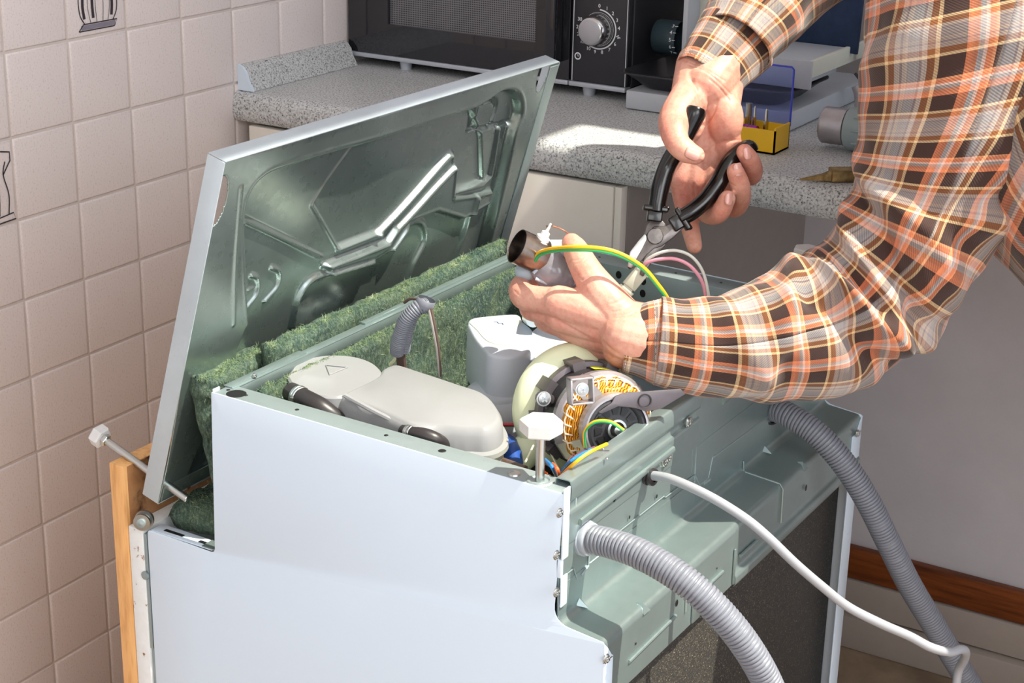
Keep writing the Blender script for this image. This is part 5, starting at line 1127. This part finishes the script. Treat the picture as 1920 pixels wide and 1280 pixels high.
slab([(1222, 408), (1240, 412), (1252, 425), (1258, 440), (1246, 462), (1232, 478), (1216, 500), (1206, 519), (1199, 514), (1206, 486), (1213, 462), (1206, 440), (1212, 422)], 1.700, .0075, 'jaw')
slab([(1262, 416), (1280, 410), (1284, 425), (1262, 446), (1240, 462), (1226, 466), (1212, 478), (1196, 498), (1182, 506), (1176, 500), (1188, 470), (1206, 446), (1226, 424), (1246, 424)], 1.697, .0075, 'jaw')
slab([(1176, 500), (1181, 472), (1198, 450), (1209, 438), (1214, 446), (1202, 470), (1184, 503)], 1.6935, .0030, 'cutting_edge', 'steel', .0006)
MB().lathe([(.0082, -.002), (.0082, .003), (.0074, .0038), (0, .0040)], H(1228, 443, 1.6935), TC, 32).build('pivot', M['pliersteel'], pl, smooth=True)
# ------------------------------------------------------------------ sensor held in the left hand, with its wires
sn = empty('sensor_unit', H(1020, 500, 1.62), 'small clear plastic sensor with a steel collar held between thumb and forefinger', 'sensor')
ca = (H(1028, 487, 1.608)-H(980, 464, 1.600)).normalized(); ca = (imdir(-.86, -.36)+TC*.42).normalized()
MB().lathe([(.0160, -.0), (.0168, .0), (.0168, .028), (.0160, .028), (.0158, .001), (0, .001)], H(1016, 482, 1.612), ca, 44).build('steel_collar', M['darksteel'], sn, smooth=True, auto=40)
mo = H(1030, 500, 1.620)
P = crom([tuple(H(1006, 484, 1.622))+(.0140,), tuple(H(1024, 496, 1.618))+(.0190,), tuple(H(1042, 508, 1.616))+(.0205,), tuple(H(1060, 516, 1.618))+(.0180,), tuple(H(1072, 522, 1.622))+(.0125,)], 5)
b = MB(); chain(b, [Vector(p[:3]) for p in P], [float(p[3]) for p in P], 2, 28); b.build('clear_housing', M['smoky'], sn, smooth=True)
b = MB()
for a_, c_ in (((1000, 512, 1.602), (1040, 474, 1.604)), ((1004, 522, 1.603), (1028, 532, 1.604)), ((1040, 474, 1.604), (1048, 462, 1.606))): b.tube([H(*a_), H(*c_)], .0016, 8)
b.build('housing_flange', M['paleblue'], sn, smooth=True)
MB().box(-.010, .010, -.012, .012, -.004, .004, Matrix.Translation(H(1048, 470, 1.612)) @ Matrix.Rotation(.6, 4, 'Z') @ Matrix.Rotation(.5, 4, 'X')).build('mounting_lug', M['paleblue'], sn, bevel=.002)
ball_ = MB(); ball(ball_, H(985, 510, 1.622), .0085, (1.3, 1, 1)); ball_.build('side_port', M['paleblue'], sn, smooth=True)
ea = (H(1036, 421, 1.60)-H(1015, 460, 1.606)).normalized()
MB().lathe([(.0075, -.004), (.0085, 0), (.0085, .004), (.0068, .0045), (.0068, .008), (.0045, .0095), (.0042, .013), (.0018, .0145), (.0012, .0225), (0, .023)], H(1012, 458, 1.605), ea, 20).build('electrode', M['capwhite'], sn, smooth=True, auto=40)
MB().lathe([(.0088, -.006), (.0095, -.004), (.0088, .001)], H(1012, 458, 1.605), ea, 16).build('electrode_nut', M['steel'], sn, smooth=True)
MB().tube([H(1024, 425, 1.60), H(1036, 422, 1.60)], .0012, 6).build('electrode_pin', M['darksteel'], sn, smooth=True)
wire([H(1028, 422, 1.60), H(1042, 425, 1.60), H(1056, 431, 1.60), H(1068, 439, 1.603)], .0007, 'copperwire', 'copper_wire', sn)
yw = [(1004, 484, 1.594), (1012, 473, 1.586), (1035, 466, 1.566), (1075, 463, 1.545), (1125, 465, 1.542), (1165, 476, 1.545), (1205, 500, 1.548), (1233, 532, 1.555), (1252, 560, 1.57), (1262, 590, 1.60)]
wire([H(*p) for p in yw], .0019, 'yellow', 'earth_wire', sn); wire([H(x-.5, y+5.2-max(0, (x-1150))*.022, d+.0006) for x, y, d in yw], .0017, 'green', 'earth_wire', sn)
b = MB(); b.lathe([(.0032, 0), (.0036, .003), (.0032, .009), (.002, .011)], H(1001, 497, 1.60), imdir(.5, -1), 12); b.build('crimp_terminal', M['steel'], sn, smooth=True)
# cable connector with the white and pink wires below the pliers
cn = empty('wire_connector', H(1185, 520, 1.70), 'cream plastic plug with a white and a pink wire in the plier jaws', 'connector')
ax = (H(1205, 512, 1.703)-H(1178, 545, 1.708)).normalized(); Rm = Matrix((ax, ax.cross(TC).normalized(), TC)).transposed().to_4x4(); Rm.translation = H(1190, 524, 1.706)
b = MB(); b.box(-.010, .010, -.0075, .0075, -.005, .005, Rm); b.box(-.022, -.009, -.0055, .0055, -.004, .004, Rm); b.box(-.016, -.012, -.0085, .0085, -.0045, .0045, Rm); b.box(.009, .012, -.009, .009, -.0055, .0055, Rm); b.build('plug', M['ivory'], cn, bevel=.0008)
MB().box(-.030, -.021, -.0035, .0035, -.003, .003, Rm).build('plug_tip', M['ties'], cn, bevel=.0005)
wire([H(1200, 510, 1.704), H(1212, 488, 1.695), H(1240, 473, 1.685), H(1270, 470, 1.68), H(1298, 482, 1.68), H(1318, 510, 1.685), H(1328, 550, 1.69), H(1330, 580, 1.70)], .0016, 'whitewire', 'white_wire', cn)
wire([H(1196, 508, 1.704), H(1214, 492, 1.693), H(1245, 485, 1.683), H(1272, 487, 1.68), H(1298, 502, 1.682), H(1318, 532, 1.688), H(1326, 575, 1.70)], .0018, 'pink', 'pink_wire', cn)
MB().tube([H(1180, 540, 1.708), H(1172, 556, 1.712), H(1172, 570, 1.715)], .004, 10).build('cable_sheath', M['ties'], cn, smooth=True)
